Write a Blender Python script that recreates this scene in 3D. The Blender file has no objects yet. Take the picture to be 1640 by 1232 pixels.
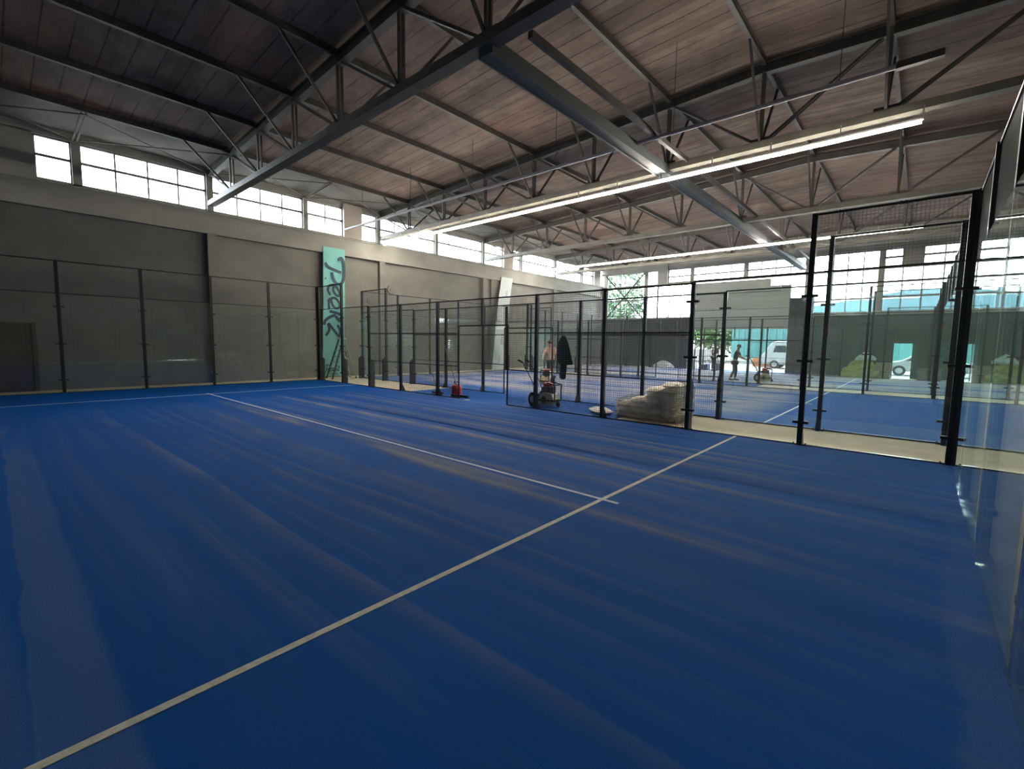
import bpy, math, random
from mathutils import Vector, Matrix
random.seed(7)
PI = math.pi
S = bpy.context.scene
C = S.collection

# ------------------------------------------------------------------ camera, sky, exposure
cam_d = bpy.data.cameras.new('camera'); cam = bpy.data.objects.new('camera', cam_d); C.objects.link(cam)
cam.location = (-4.4324, -2.5429, 1.7437)
cam.rotation_euler = (1.480046, -0.0147545, -0.8465107)
cam_d.sensor_width = 36.0; cam_d.lens = 737.088 / 1640 * 36.0; cam_d.clip_start = 0.05; cam_d.clip_end = 400
S.camera = cam
S.view_settings.view_transform = 'Standard'; S.view_settings.look = 'None'
S.view_settings.gamma = 1.0; S.view_settings.use_curve_mapping = False
S.view_settings.exposure = 2.3
S.cycles.transparent_max_bounces = 48
S.cycles.max_bounces = 10; S.cycles.diffuse_bounces = 6; S.cycles.glossy_bounces = 5
S.cycles.sample_clamp_indirect = 6.0

W = bpy.data.worlds.new('sky'); S.world = W; W.use_nodes = True
wn = W.node_tree.nodes; wl = W.node_tree.links; wn.clear()
wo = wn.new('ShaderNodeOutputWorld'); wb = wn.new('ShaderNodeBackground')
tc = wn.new('ShaderNodeTexCoord'); sp = wn.new('ShaderNodeSeparateXYZ'); cr = wn.new('ShaderNodeValToRGB')
wl.new(tc.outputs['Generated'], sp.inputs[0]); wl.new(sp.outputs['Z'], cr.inputs[0])
cr.color_ramp.elements[0].position = 0.0; cr.color_ramp.elements[0].color = (0.90, 0.95, 1, 1)
cr.color_ramp.elements[1].position = 0.6; cr.color_ramp.elements[1].color = (0.72, 0.85, 1, 1)
wl.new(cr.outputs[0], wb.inputs['Color']); wb.inputs['Strength'].default_value = 5.5
wl.new(wb.outputs[0], wo.inputs['Surface'])

# ------------------------------------------------------------------ materials
MATS = {}
def newmat(name):
    m = bpy.data.materials.new(name); m.use_nodes = True
    return m, m.node_tree.nodes, m.node_tree.links, m.node_tree.nodes['Principled BSDF']
def plain(name, col, rough=0.6, metal=0.0, var=0.0, scale=6.0, spec=0.5, bump=0.0, emit=None):
    if name in MATS: return MATS[name]
    m, n, l, b = newmat(name)
    b.inputs['Roughness'].default_value = rough; b.inputs['Metallic'].default_value = metal
    b.inputs['Specular IOR Level'].default_value = spec
    c = (*col, 1)
    if var or bump:
        g = n.new('ShaderNodeNewGeometry'); t = n.new('ShaderNodeTexNoise')
        t.inputs['Scale'].default_value = scale; t.inputs['Detail'].default_value = 6
        l.new(g.outputs['Position'], t.inputs['Vector'])
        r = n.new('ShaderNodeValToRGB')
        r.color_ramp.elements[0].position = 0.3; r.color_ramp.elements[1].position = 0.7
        r.color_ramp.elements[0].color = (*[x * (1 - var) for x in col], 1)
        r.color_ramp.elements[1].color = (*[min(1, x * (1 + var)) for x in col], 1)
        l.new(t.outputs[0], r.inputs[0]); l.new(r.outputs[0], b.inputs['Base Color'])
        if bump:
            bp = n.new('ShaderNodeBump'); bp.inputs['Strength'].default_value = bump; bp.inputs['Distance'].default_value = 0.02
            l.new(t.outputs[0], bp.inputs['Height']); l.new(bp.outputs[0], b.inputs['Normal'])
    else: b.inputs['Base Color'].default_value = c
    if emit:
        b.inputs['Emission Color'].default_value = (*col, 1); b.inputs['Emission Strength'].default_value = emit
    MATS[name] = m
    return m

def glass_mat(name, tint, haze=0.02, scale=1.0):
    m = bpy.data.materials.new(name); m.use_nodes = True
    n = m.node_tree.nodes; l = m.node_tree.links; n.clear()
    o = n.new('ShaderNodeOutputMaterial')
    tr = n.new('ShaderNodeBsdfTransparent'); tr.inputs[0].default_value = (*tint, 1)
    gl = n.new('ShaderNodeBsdfGlossy'); gl.inputs['Roughness'].default_value = 0.0; gl.inputs['Color'].default_value = (0.95, 1, 0.98, 1)
    df = n.new('ShaderNodeBsdfDiffuse'); df.inputs[0].default_value = (0.75, 0.8, 0.77, 1)
    lw = n.new('ShaderNodeLayerWeight'); lw.inputs['Blend'].default_value = 0.5
    p = n.new('ShaderNodeMath'); p.operation = 'POWER'; p.inputs[1].default_value = 4.6
    ma = n.new('ShaderNodeMath'); ma.operation = 'MULTIPLY_ADD'; ma.inputs[1].default_value = 0.95 * scale; ma.inputs[2].default_value = 0.045 * scale
    l.new(lw.outputs['Facing'], p.inputs[0]); l.new(p.outputs[0], ma.inputs[0])
    m1 = n.new('ShaderNodeMixShader'); m1.inputs[0].default_value = haze
    l.new(tr.outputs[0], m1.inputs[1]); l.new(df.outputs[0], m1.inputs[2])
    m2 = n.new('ShaderNodeMixShader'); l.new(ma.outputs[0], m2.inputs[0]); l.new(m1.outputs[0], m2.inputs[1]); l.new(gl.outputs[0], m2.inputs[2])
    l.new(m2.outputs[0], o.inputs['Surface'])
    MATS[name] = m
    return m

def nmath(n, l, op, a, b=None, c=None):
    x = n.new('ShaderNodeMath'); x.operation = op
    for i, v in enumerate((a, b, c)):
        if v is None: continue
        if hasattr(v, 'is_linked'): l.new(v, x.inputs[i])
        else: x.inputs[i].default_value = v
    return x.outputs[0]
def nmix(n, l, f, a, b):
    x = n.new('ShaderNodeMix'); x.data_type = 'RGBA'
    for i, v in ((0, f), (6, a), (7, b)):
        if hasattr(v, 'is_linked'): l.new(v, x.inputs[i])
        elif i == 0: x.inputs[i].default_value = v
        else: x.inputs[i].default_value = (*v, 1)
    return x.outputs[2]
def nnoise(n, l, vec, scale, detail=4, rough=0.5):
    t = n.new('ShaderNodeTexNoise'); t.inputs['Scale'].default_value = scale; t.inputs['Detail'].default_value = detail
    t.inputs['Roughness'].default_value = rough; l.new(vec, t.inputs['Vector']); return t.outputs[0]
def nmap(n, l, vec, sc, off=(0, 0, 0)):
    m = n.new('ShaderNodeMapping'); m.inputs['Scale'].default_value = sc; m.inputs['Location'].default_value = off
    l.new(vec, m.inputs['Vector']); return m.outputs[0]
def smooth(n, l, v, lo, hi, a=0.0, b=1.0):
    x = n.new('ShaderNodeMapRange'); x.interpolation_type = 'SMOOTHSTEP'
    l.new(v, x.inputs[0]); x.inputs[1].default_value = lo; x.inputs[2].default_value = hi; x.inputs[3].default_value = a; x.inputs[4].default_value = b
    return x.outputs[0]

def turf_mat(name, ridges, sandy):
    """blue pile; ridges = sand drawn into long parallel streaks, sandy = loose sand lying in broad patches"""
    m, n, l, b = newmat(name)
    g = n.new('ShaderNodeNewGeometry').outputs['Position']
    s = n.new('ShaderNodeSeparateXYZ'); l.new(g, s.inputs[0]); X, Y = s.outputs[0], s.outputs[1]
    fine = nnoise(n, l, g, 160, 3, 0.7)
    big = nnoise(n, l, nmap(n, l, g, (0.5, 0.35, 1)), 1.3, 3)
    base = nmix(n, l, fine, (0.001, 0.056, 0.24), (0.003, 0.120, 0.46))
    base = nmix(n, l, smooth(n, l, big, .35, .7, 0, .3), base, (0.001, 0.070, 0.30))
    sandc = (0.36, 0.32, 0.27)
    height = fine
    if ridges:
        warp = nnoise(n, l, nmap(n, l, g, (0.5, 0.07, 1)), 1.0, 2)
        xx = nmath(n, l, 'MULTIPLY_ADD', warp, 1.1, X)
        total = None
        for k, (per, off, amp) in enumerate(((0.47, 0.0, .42), (0.83, .37, .62), (0.29, .71, .25))):
            q = nmath(n, l, 'DIVIDE', nmath(n, l, 'ADD', xx, off + 20), per)
            fr = nmath(n, l, 'FRACT', q); fl = nmath(n, l, 'FLOOR', q)
            wn_ = n.new('ShaderNodeTexWhiteNoise'); wn_.noise_dimensions = '1D'
            l.new(nmath(n, l, 'ADD', fl, 3.7 * k), wn_.inputs['W'])
            up = smooth(n, l, fr, 0.0, 0.90); dn = smooth(n, l, fr, 0.93, 1.0, 1, 0)
            rid = nmath(n, l, 'MULTIPLY', nmath(n, l, 'POWER', up, 4.5), dn)
            rid = nmath(n, l, 'MULTIPLY', rid, nmath(n, l, 'MULTIPLY', nmath(n, l, 'POWER', wn_.outputs[0], 1.2), amp))
            total = rid if total is None else nmath(n, l, 'ADD', total, rid)
        along = nnoise(n, l, nmap(n, l, g, (1.2, 0.35, 1), (0, 4, 0)), 1.4, 3)
        total = nmath(n, l, 'MULTIPLY', total, smooth(n, l, along, .3, .62, .25, 1.1))
        total = nmath(n, l, 'MULTIPLY', total, smooth(n, l, Y, 9.5, 13.2, 1, 0))
        total = nmath(n, l, 'MULTIPLY', total, smooth(n, l, X, -4.2, -1.2, .25, 1))
        total = nmath(n, l, 'MULTIPLY', total, smooth(n, l, Y, -2.6, 1.6, .28, 1))
        total = nmath(n, l, 'MULTIPLY', total, smooth(n, l, fine, .2, .8, .6, 1.2))
        # worn dusty strip along the left side, and along the near glass
        e = nmath(n, l, 'MULTIPLY_ADD', nnoise(n, l, g, 1.1, 3), .14, X)
        strip = nmath(n, l, 'MULTIPLY', smooth(n, l, e, -4.335, -4.315), smooth(n, l, e, -4.06, -3.99, 1, 0))
        strip = nmath(n, l, 'MULTIPLY', strip, smooth(n, l, Y, 7, 9, 1, 0))
        yy = nmath(n, l, 'MULTIPLY_ADD', nnoise(n, l, g, .9, 3), .3, Y)
        strip2 = nmath(n, l, 'MULTIPLY', smooth(n, l, yy, -2.70, -2.62, 1, 0), smooth(n, l, X, -3, 2, 1, .25))
        dust = nmath(n, l, 'MULTIPLY', nmath(n, l, 'MAXIMUM', strip, strip2), smooth(n, l, fine, .25, .75, .04, .20))
        base = nmix(n, l, dust, base, (0.30, 0.33, 0.33))
        base = nmix(n, l, nmath(n, l, 'MINIMUM', total, .8), base, sandc)
        height = nmath(n, l, 'MULTIPLY_ADD', total, 4.0, nmath(n, l, 'MULTIPLY', fine, .35))
    if sandy:
        p = nnoise(n, l, nmap(n, l, g, (0.45, 0.16, 1), (3, 1, 0)), 1.6, 5, .6)
        p = nmath(n, l, 'MULTIPLY', smooth(n, l, p, .34, .60, .08, sandy), smooth(n, l, fine, .1, .9, .7, 1.1))
        p = nmath(n, l, 'MULTIPLY', p, smooth(n, l, X, 7.3, 9.3, .15, 1))
        if sandy < .8: p = nmath(n, l, 'MULTIPLY', p, smooth(n, l, Y, -.2, 1.6, .08, 1.15))
        base = nmix(n, l, p, base, (0.50, 0.44, 0.35))
    l.new(base, b.inputs['Base Color'])
    b.inputs['Roughness'].default_value = 0.75; b.inputs['Specular IOR Level'].default_value = 0.05
    b.inputs['Sheen Weight'].default_value = 0.0; b.inputs['Sheen Roughness'].default_value = 0.4
    b.inputs['Sheen Tint'].default_value = (0.25, 0.5, 1, 1)
    bp = n.new('ShaderNodeBump'); bp.inputs['Strength'].default_value = 0.5; bp.inputs['Distance'].default_value = 0.01
    l.new(height, bp.inputs['Height']); l.new(bp.outputs[0], b.inputs['Normal'])
    return m

def deck_mat():
    m, n, l, b = newmat('roof_deck')
    g = n.new('ShaderNodeNewGeometry').outputs['Position']
    s = n.new('ShaderNodeSeparateXYZ'); l.new(g, s.inputs[0]); X, Y = s.outputs[0], s.outputs[1]
    q = nmath(n, l, 'DIVIDE', nmath(n, l, 'ADD', X, 30.1), 0.52)
    fr = nmath(n, l, 'FRACT', q); fl = nmath(n, l, 'FLOOR', q)
    bay = nmath(n, l, 'FLOOR', nmath(n, l, 'DIVIDE', nmath(n, l, 'ADD', Y, 21.65), 2.5))
    w = n.new('ShaderNodeTexWhiteNoise'); w.noise_dimensions = '2D'
    cb = n.new('ShaderNodeCombineXYZ'); l.new(fl, cb.inputs[0]); l.new(bay, cb.inputs[1]); l.new(cb.outputs[0], w.inputs['Vector'])
    blot = nnoise(n, l, nmap(n, l, g, (1.6, .7, 1)), 1.7, 6, .65)
    red = nnoise(n, l, nmap(n, l, g, (.5, .35, 1), (7, 2, 0)), .9, 3)
    c = nmix(n, l, w.outputs[0], (0.150, 0.110, 0.090), (0.225, 0.170, 0.140))
    c = nmix(n, l, smooth(n, l, red, .48, .7, 0, .55), c, (0.225, 0.128, 0.100))
    c = nmix(n, l, smooth(n, l, blot, .42, .68, 0, .6), c, (0.090, 0.072, 0.060))
    wob = nnoise(n, l, g, 5, 3)
    seam = nmath(n, l, 'ABSOLUTE', nmath(n, l, 'SUBTRACT', fr, nmath(n, l, 'MULTIPLY_ADD', wob, .06, .47)))
    sm = smooth(n, l, seam, .012, .05, .85, 0)
    sm = nmath(n, l, 'MULTIPLY', sm, smooth(n, l, nnoise(n, l, g, 1.3, 3), .3, .6, .35, 1))
    c = nmix(n, l, sm, c, (0.03, 0.026, 0.026))
    l.new(c, b.inputs['Base Color']); b.inputs['Roughness'].default_value = .85; b.inputs['Specular IOR Level'].default_value = .2
    return m

def wall_mat(name, col, var=.12, joints=None):
    m, n, l, b = newmat(name)
    g = n.new('ShaderNodeNewGeometry').outputs['Position']
    a = nnoise(n, l, nmap(n, l, g, (.6, .6, .9)), 1.1, 6, .6); f = nnoise(n, l, g, 22, 4)
    c = nmix(n, l, smooth(n, l, a, .3, .7), tuple(x * (1 - var) for x in col), tuple(x * (1 + var) for x in col))
    c = nmix(n, l, smooth(n, l, f, .3, .8, 0, .25), c, tuple(x * .8 for x in col))
    if joints:
        s = n.new('ShaderNodeSeparateXYZ'); l.new(g, s.inputs[0])
        v = nmath(n, l, 'ABSOLUTE', nmath(n, l, 'SUBTRACT', nmath(n, l, 'FRACT', nmath(n, l, 'DIVIDE', s.outputs[joints[0]], joints[1])), .5))
        c = nmix(n, l, smooth(n, l, v, .0, .01, .5, 0), c, tuple(x * .6 for x in col))
    l.new(c, b.inputs['Base Color']); b.inputs['Roughness'].default_value = .8; b.inputs['Specular IOR Level'].default_value = .25
    MATS[name] = m
    return m

def conc_mat():
    m, n, l, b = newmat('sandy_concrete')
    g = n.new('ShaderNodeNewGeometry').outputs['Position']
    a = nnoise(n, l, g, .8, 6, .6); f = nnoise(n, l, g, 14, 5)
    c = nmix(n, l, smooth(n, l, a, .3, .7), (0.62, 0.50, 0.34), (0.76, 0.64, 0.46))
    c = nmix(n, l, smooth(n, l, f, .55, .8, 0, .4), c, (0.42, 0.34, 0.24))
    l.new(c, b.inputs['Base Color']); b.inputs['Roughness'].default_value = .8
    return m

M_black = plain('black_powder_coat', (0.010, 0.011, 0.012), .45)
M_steel = plain('dark_grey_steel', (0.062, 0.055, 0.048), .6, var=.25, scale=2.5)
M_slate = plain('slate_grey_steel', (0.045, 0.052, 0.056), .6, var=.15, scale=2)
M_glass = glass_mat('tempered_glass', (0.945, 0.975, 0.962), .012)
M_win = glass_mat('window_glass', (0.97, 0.985, 0.98), .01, .8)
M_turf1 = turf_mat('blue_turf_brushed', True, 0)
M_turf2 = turf_mat('blue_turf_sanded', False, .62)
M_turf3 = turf_mat('blue_turf_heavily_sanded', False, .9)
M_turf0 = turf_mat('blue_turf_strip', False, .12)
M_deck = deck_mat()
M_conc = conc_mat()
M_wall_dark = wall_mat('dark_grey_wall_paint', (0.15, 0.148, 0.138))
M_wall_mid = wall_mat('grey_wall_paint', (0.235, 0.222, 0.190))
M_wall_light = wall_mat('pale_concrete', (0.34, 0.325, 0.285))
M_soffit = wall_mat('pale_soffit', (0.17, 0.152, 0.135), .18)
M_chord_lit = plain('lamp_lit_chord_steel', (0.15, 0.14, 0.115), .55, var=.2, scale=2)  # chord steel made paler: strip-light glow put into its colour
M_wire = plain('mesh_wire', (0.15, 0.155, 0.15), .4)
M_wall_char = wall_mat('charcoal_wall', (0.050, 0.053, 0.057))
M_wall_green = wall_mat('dark_green_grey_wall', (0.070, 0.078, 0.075))
M_line = plain('court_line', (0.62, 0.60, 0.47), .8, var=.15, scale=30)
M_line_far = plain('court_line_white', (0.62, 0.66, 0.72), .8, var=.1, scale=30)
M_bar = plain('window_bar', (0.30, 0.30, 0.29), .6)
M_pil = wall_mat('pinkish_pilaster', (0.40, 0.35, 0.30))

# ------------------------------------------------------------------ mesh helpers
class MB:
    def __init__(s, o=(0, 0, 0)): s.v = []; s.f = []; s.mi = []; s.o = Vector(o); s.cur = 0; s.sm = False; s.smf = []
    def add(s, vs, fs):
        k = len(s.v); s.v += [tuple(Vector(p) - s.o) for p in vs]
        s.f += [tuple(i + k for i in f) for f in fs]; s.mi += [s.cur] * len(fs); s.smf += [s.sm] * len(fs); return s
    BOXF = [(0, 3, 2, 1), (4, 5, 6, 7), (0, 1, 5, 4), (1, 2, 6, 5), (2, 3, 7, 6), (3, 0, 4, 7)]
    def box(s, a, b):
        (x0, y0, z0), (x1, y1, z1) = a, b
        if x0 > x1: x0, x1 = x1, x0
        if y0 > y1: y0, y1 = y1, y0
        if z0 > z1: z0, z1 = z1, z0
        return s.add([(x0, y0, z0), (x1, y0, z0), (x1, y1, z0), (x0, y1, z0), (x0, y0, z1), (x1, y0, z1), (x1, y1, z1), (x0, y1, z1)], s.BOXF)
    def bar(s, a, b, w, h=None, up=(0, 0, 1)):
        a, b = Vector(a), Vector(b); h = h or w
        d = (b - a).normalized(); u = Vector(up)
        if abs(d.dot(u)) > .98: u = Vector((0, 1, 0))
        x = d.cross(u).normalized(); y = x.cross(d)
        x *= w / 2; y *= h / 2
        return s.add([a - x - y, a + x - y, a + x + y, a - x + y, b - x - y, b + x - y, b + x + y, b - x + y],
                     [(0, 1, 2, 3), (4, 7, 6, 5), (0, 4, 5, 1), (1, 5, 6, 2), (2, 6, 7, 3), (3, 7, 4, 0)])
    def tube(s, a, b, r, n=10, r2=None, cap=True):
        a, b = Vector(a), Vector(b); r2 = r if r2 is None else r2
        d = (b - a).normalized(); u = Vector((0, 0, 1)) if abs(d.z) < .95 else Vector((0, 1, 0))
        x = d.cross(u).normalized(); y = x.cross(d)
        vs = [a + (x * math.cos(2 * PI * i / n) + y * math.sin(2 * PI * i / n)) * r for i in range(n)]
        vs += [b + (x * math.cos(2 * PI * i / n) + y * math.sin(2 * PI * i / n)) * r2 for i in range(n)]
        fs = [(i, i + n, (i + 1) % n + n, (i + 1) % n) for i in range(n)]
        if cap: fs += [tuple(range(n)), tuple(range(2 * n - 1, n - 1, -1))]
        return s.add(vs, fs)
    def path(s, pts, r, n=8):
        for a, b in zip(pts, pts[1:]): s.tube(a, b, r, n)
        return s
    def lathe(s, prof, c=(0, 0, 0), axis='z', n=20):
        c = Vector(c); vs = []; fs = []
        for (r, h) in prof:
            for i in range(n):
                a = 2 * PI * i / n; p = (r * math.cos(a), r * math.sin(a), h)
                if axis == 'x': p = (h, p[0], p[1])
                if axis == 'y': p = (p[0], h, p[1])
                vs.append(c + Vector(p))
        for k in range(len(prof) - 1):
            for i in range(n):
                j = (i + 1) % n; fs.append((k * n + i, k * n + j, (k + 1) * n + j, (k + 1) * n + i))
        fs += [tuple(range(n))[::-1], tuple(range((len(prof) - 1) * n, len(prof) * n))]
        return s.add(vs, fs)
    def prism(s, poly, fn, t):
        """poly in 2d, fn maps (u,v,depth) -> xyz"""
        n = len(poly)
        vs = [fn(u, v, 0) for u, v in poly] + [fn(u, v, t) for u, v in poly]
        fs = [tuple(range(n)), tuple(range(2 * n - 1, n - 1, -1))] + [(i, i + n, (i + 1) % n + n, (i + 1) % n) for i in range(n)]
        return s.add(vs, fs)
    def blob(s, c, rad, nu=12, nv=8, noise=0.0, power=1.0, seed=0):
        rnd = random.Random(seed); c = Vector(c); vs = []; fs = []
        for j in range(nv + 1):
            th = PI * j / nv
            for i in range(nu):
                ph = 2 * PI * i / nu
                p = [math.sin(th) * math.cos(ph), math.sin(th) * math.sin(ph), math.cos(th)]
                p = [math.copysign(abs(q) ** power, q) for q in p]
                k = 1 + rnd.uniform(-noise, noise) if 0 < j < nv else 1
                vs.append(c + Vector((p[0] * rad[0] * k, p[1] * rad[1] * k, p[2] * rad[2] * k)))
        for j in range(nv):
            for i in range(nu):
                fs.append((j * nu + i, (j + 1) * nu + i, (j + 1) * nu + (i + 1) % nu, j * nu + (i + 1) % nu))
        return s.add(vs, fs)
    def build(s, name, mats, parent=None, smooth_=False, bevel=0.0, sub=0):
        me = bpy.data.meshes.new(name); me.from_pydata([tuple(v) for v in s.v], [], s.f)
        if not isinstance(mats, (list, tuple)): mats = [mats]
        for m in mats: me.materials.append(m)
        me.polygons.foreach_set('material_index', s.mi)
        me.polygons.foreach_set('use_smooth', [bool(smooth_ or q) for q in s.smf])
        me.validate(); me.update()
        o = bpy.data.objects.new(name, me); C.objects.link(o)
        o.location = s.o if parent is None else (0, 0, 0)
        if parent is not None: o.parent = parent
        if bevel:
            b = o.modifiers.new('bevel', 'BEVEL'); b.width = bevel; b.segments = 2; b.limit_method = 'ANGLE'
        if sub:
            q = o.modifiers.new('sub', 'SUBSURF'); q.levels = sub; q.render_levels = sub
        return o
def tag(o, label=None, cat=None, group=None, kind=None):
    if label: o['label'] = label
    if cat: o['category'] = cat
    if group: o['group'] = group
    if kind: o['kind'] = kind
    return o
def empty(name, loc, label, cat, group=None, rz=0):
    o = bpy.data.objects.new(name, None); C.objects.link(o); o.location = loc; o.rotation_euler = (0, 0, rz)
    o.empty_display_size = .2
    return tag(o, label, cat, group)
def kids(o): return [x for x in bpy.data.objects if x.parent == o]
def copy_tree(o, parent=None, cache=None):
    if cache is None:
        cache = {}
        for x in bpy.data.objects:
            if x.parent: cache.setdefault(x.parent.name, []).append(x)
    c = o.copy(); C.objects.link(c)
    if parent is not None: c.parent = parent
    for ch in cache.get(o.name, []): copy_tree(ch, c, cache)
    return c
def struct(mb, name, m, parent=None, **k):
    o = mb.build(name, m, parent, **k)
    if parent is None: o['kind'] = 'structure'
    return o

# ------------------------------------------------------------------ setting: floor, roof, walls
X0, X1, Y0, Y1 = -9.0, 30.5, -7.0, 18.2
RIDGE_Y = 0.9
def roof_z(y):
    # underside of the roof deck (top of the purlins)
    if y >= 15.85: return 8.30 - (y - 15.85) * 0.05
    return 8.95 - abs(y - RIDGE_Y) * (0.65 / 14.95)

mb = MB(); mb.box((X0, Y0, -0.15), (X1 + .3, Y1 + .3, 0)); struct(mb, 'floor', M_conc)

def slab(ya, yb, name, mat, t=.12):
    mb = MB(); za, zb = roof_z(ya + 1e-6), roof_z(yb - 1e-6)
    mb.add([(X0, ya, za), (X1 + .3, ya, za), (X1 + .3, yb, zb), (X0, yb, zb), (X0, ya, za + t), (X1 + .3, ya, za + t), (X1 + .3, yb, zb + t), (X0, yb, zb + t)], MB.BOXF)
    return struct(mb, name, mat)
slab(RIDGE_Y, 15.85, 'ceiling', M_deck)
slab(Y0 - .3, RIDGE_Y, 'ceiling.001', M_deck)
mb = MB(); za, zb = roof_z(15.86), roof_z(18.5)
mb.add([(X0, 15.85, za), (X1 + .3, 15.85, za), (X1 + .3, 18.5, zb), (X0, 18.5, zb), (X0, 15.85, za + .12), (X1 + .3, 15.85, za + .12), (X1 + .3, 18.5, zb + .12), (X0, 18.5, zb + .12)], MB.BOXF)
struct(mb, 'ceiling.002', M_soffit)

# far wall (y = 18.2)
mb = MB(); mb.box((X0, 18.28, 0), (1.45, 18.5, 5.75)); struct(mb, 'wall_far', M_wall_dark)
mb = MB(); mb.box((1.45, 18.30, 0), (X1 + .3, 18.5, 5.75)); struct(mb, 'wall_far.001', M_wall_mid)
mb = MB(); mb.box((X0, 18.12, 5.72), (X1, 18.5, 6.0)); mb.box((X0, 18.2, 6.0), (X1, 18.5, 6.56)); mb.box((X0, 18.16, 6.5), (X1, 18.22, 6.6))
mb.box((X0, 18.2, 7.92), (X1, 18.5, 8.6)); mb.box((X0, 18.2, 6.56), (-3.22, 18.5, 7.95))
struct(mb, 'wall_far.002', M_wall_light)
MUL = [-2.26, 1.46, 5.13, 8.80, 12.50, 16.20, 19.85, 23.75, 27.40]
mb = MB()
for x in MUL: mb.box((x - .10, 18.16, 6.56), (x + .10, 18.5, 7.95))
struct(mb, 'trim_1', M_wall_light)
mb = MB()
for x in (1.46, 8.95, 16.30, 23.7): mb.box((x - .16, 18.1, 0), (x + .16, 18.32, 5.74))
for x in (7.9, 17.3): mb.box((x - .35, 18.2, 0), (x + .35, 18.32, 5.74)) if x > 8 else None
struct(mb, 'trim_2', M_wall_mid)
mb = MB()
for x in (7.36, 18.45, 29.55): mb.box((x - .46, 18.08, 6.56), (x + .46, 18.5, 8.1))
struct(mb, 'trim_3', M_pil)
WN = [0]
def window(rect, axis, c, nv, hbars, name=None, barmat=M_bar, t=.042):
    """rect (u0,u1,z0,z1) in wall plane; frame bars plus one sheet of panes"""
    WN[0] += 1; u0, u1, z0, z1 = rect
    P = (lambda u, d, z: (u, c + d, z)) if axis == 'y' else (lambda u, d, z: (c + d, u, z))
    mb = MB()
    for u in (u0, u1): mb.box(P(u - t, .05, z0), P(u + t, .10, z1))
    for z in (z0, z1): mb.box(P(u0, .05, z - t), P(u1, .10, z + t))
    for k in range(1, nv): u = u0 + (u1 - u0) * k / nv; mb.box(P(u - t * .6, .055, z0), P(u + t * .6, .095, z1))
    for z in hbars: mb.box(P(u0, .05, z - t), P(u1, .10, z + t))
    o = struct(mb, 'window_%d' % WN[0], barmat)
    g = MB(); g.box(P(u0, .070, z0), P(u1, .078, z1)); g.build('window_pane', M_win, o)
    return o
spans = [(-3.2, -2.36, 1)] + [(-2.16, 1.36, 4), (1.56, 5.03, 4), (5.23, 6.90, 2), (7.82, 8.70, 1), (8.90, 12.40, 4), (12.60, 16.10, 4), (16.30, 17.99, 2), (18.91, 19.75, 1), (19.95, 23.65, 4), (23.85, 27.30, 4), (27.50, 29.09, 2)]
for a, b, nv in spans: window((a, b, 6.60, 7.90), 'y', 18.2, nv, [7.32])

# right wall (x = 30.5) with tall glazing, open gateway and two doorways
R = X1
mb = MB(); mb.box((R, 10.3, 0), (R + .3, 18.2, 3.78)); struct(mb, 'wall_right', M_wall_char)
mb = MB()
mb.box((R, 2.7, 3.6), (R + .3, Y0, 3.85)); mb.box((R, -1.38, 0), (R + .3, 2.7, 3.6)); mb.box((R, -3.6, 0), (R + .3, -2.2, 3.6))
mb.box((R, Y0, 0), (R + .3, -4.9, 3.6)); mb.box((R, -2.2, 2.03), (R + .3, -1.38, 3.6)); mb.box((R, -4.9, 2.03), (R + .3, -3.6, 3.6))
struct(mb, 'wall_right.001', M_wall_green)
mb = MB(); mb.box((R - .05, Y0, 3.72), (R + .1, 2.7, 3.88)); struct(mb, 'trim_4', M_wall_light)
mb = MB(); mb.box((R - .25, 2.75, 0), (R + .3, 4.05, 4.9)); struct(mb, 'trim_5', M_wall_char)
mb = MB()
mb.box((R, Y0, 7.52), (R + .3, 18.2, 9.02)); mb.box((R, Y0, 6.36), (R + .2, 12.4, 6.5)); mb.box((R, 14.2, 6.40), (R + .12, 18.2, 6.46))
for y in (17.78, 14.22, 10.58, 6.87, 3.2, 1.97, -.52, -4.2): mb.box((R, y - .1, 6.4 if y in (10.58, 6.87) else 3.8), (R + .25, y + .1, 7.55))
mb.box((R - .12, 12.42, 6.42), (R + .3, 13.2, 8.2)); mb.box((R - .12, -2.32, 6.42), (R + .3, -1.46, 8.2))
mb.box((R, 17.85, 3.7), (R + .3, 18.2, 7.6))
struct(mb, 'wall_right.002', M_wall_light)
# raised roller shutter box over the gateway
sh = MB()
zz = 2.92
for k in range(17):
    sh.box((R - .02 - (.05 if k % 2 else 0), 4.05, zz), (R + .2, 10.3, zz + .17)); zz += .17
sh.box((R - .35, 4.6, 5.45), (R + .2, 10.3, 5.75)); sh.box((R - .3, 5.2, 5.75), (R + .2, 10.3, 6.25)); sh.box((R - .22, 4.05, 4.3), (R, 10.3, 4.42))
o = sh.build('door_1', plain('pale_shutter', (0.33, 0.33, 0.31), .55)); o['kind'] = 'structure'
for rect, nv, hb in (((14.3, 17.7, 3.82, 7.5), 4, [5.3, 6.43]), ((13.2, 14.1, 3.82, 7.5), 1, [5.5, 6.43]), ((10.4, 13.2, 3.82, 6.4), 3, [5.5]), ((10.66, 12.4, 6.5, 7.5), 2, [6.95]),
                     ((6.97, 10.48, 6.5, 7.5), 4, [6.95]), ((3.3, 6.77, 6.5, 7.5), 4, [6.95]), ((2.07, 3.1, 3.88, 7.5), 1, [4.6, 5.6, 6.43]), ((-.42, 1.87, 3.88, 7.5), 3, [4.7, 5.6, 6.43]),
                     ((-4.1, -.62, 3.88, 6.42), 4, [4.75, 5.6]), ((-1.46, -.62, 6.5, 7.5), 1, [7.0]), ((-4.1, -2.32, 6.5, 7.5), 2, [7.0]), ((Y0, -4.3, 3.88, 7.5), 3, [4.7, 5.6, 6.43, 7.0])):
    window(rect, 'x', R, nv, hb, t=.055)
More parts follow.
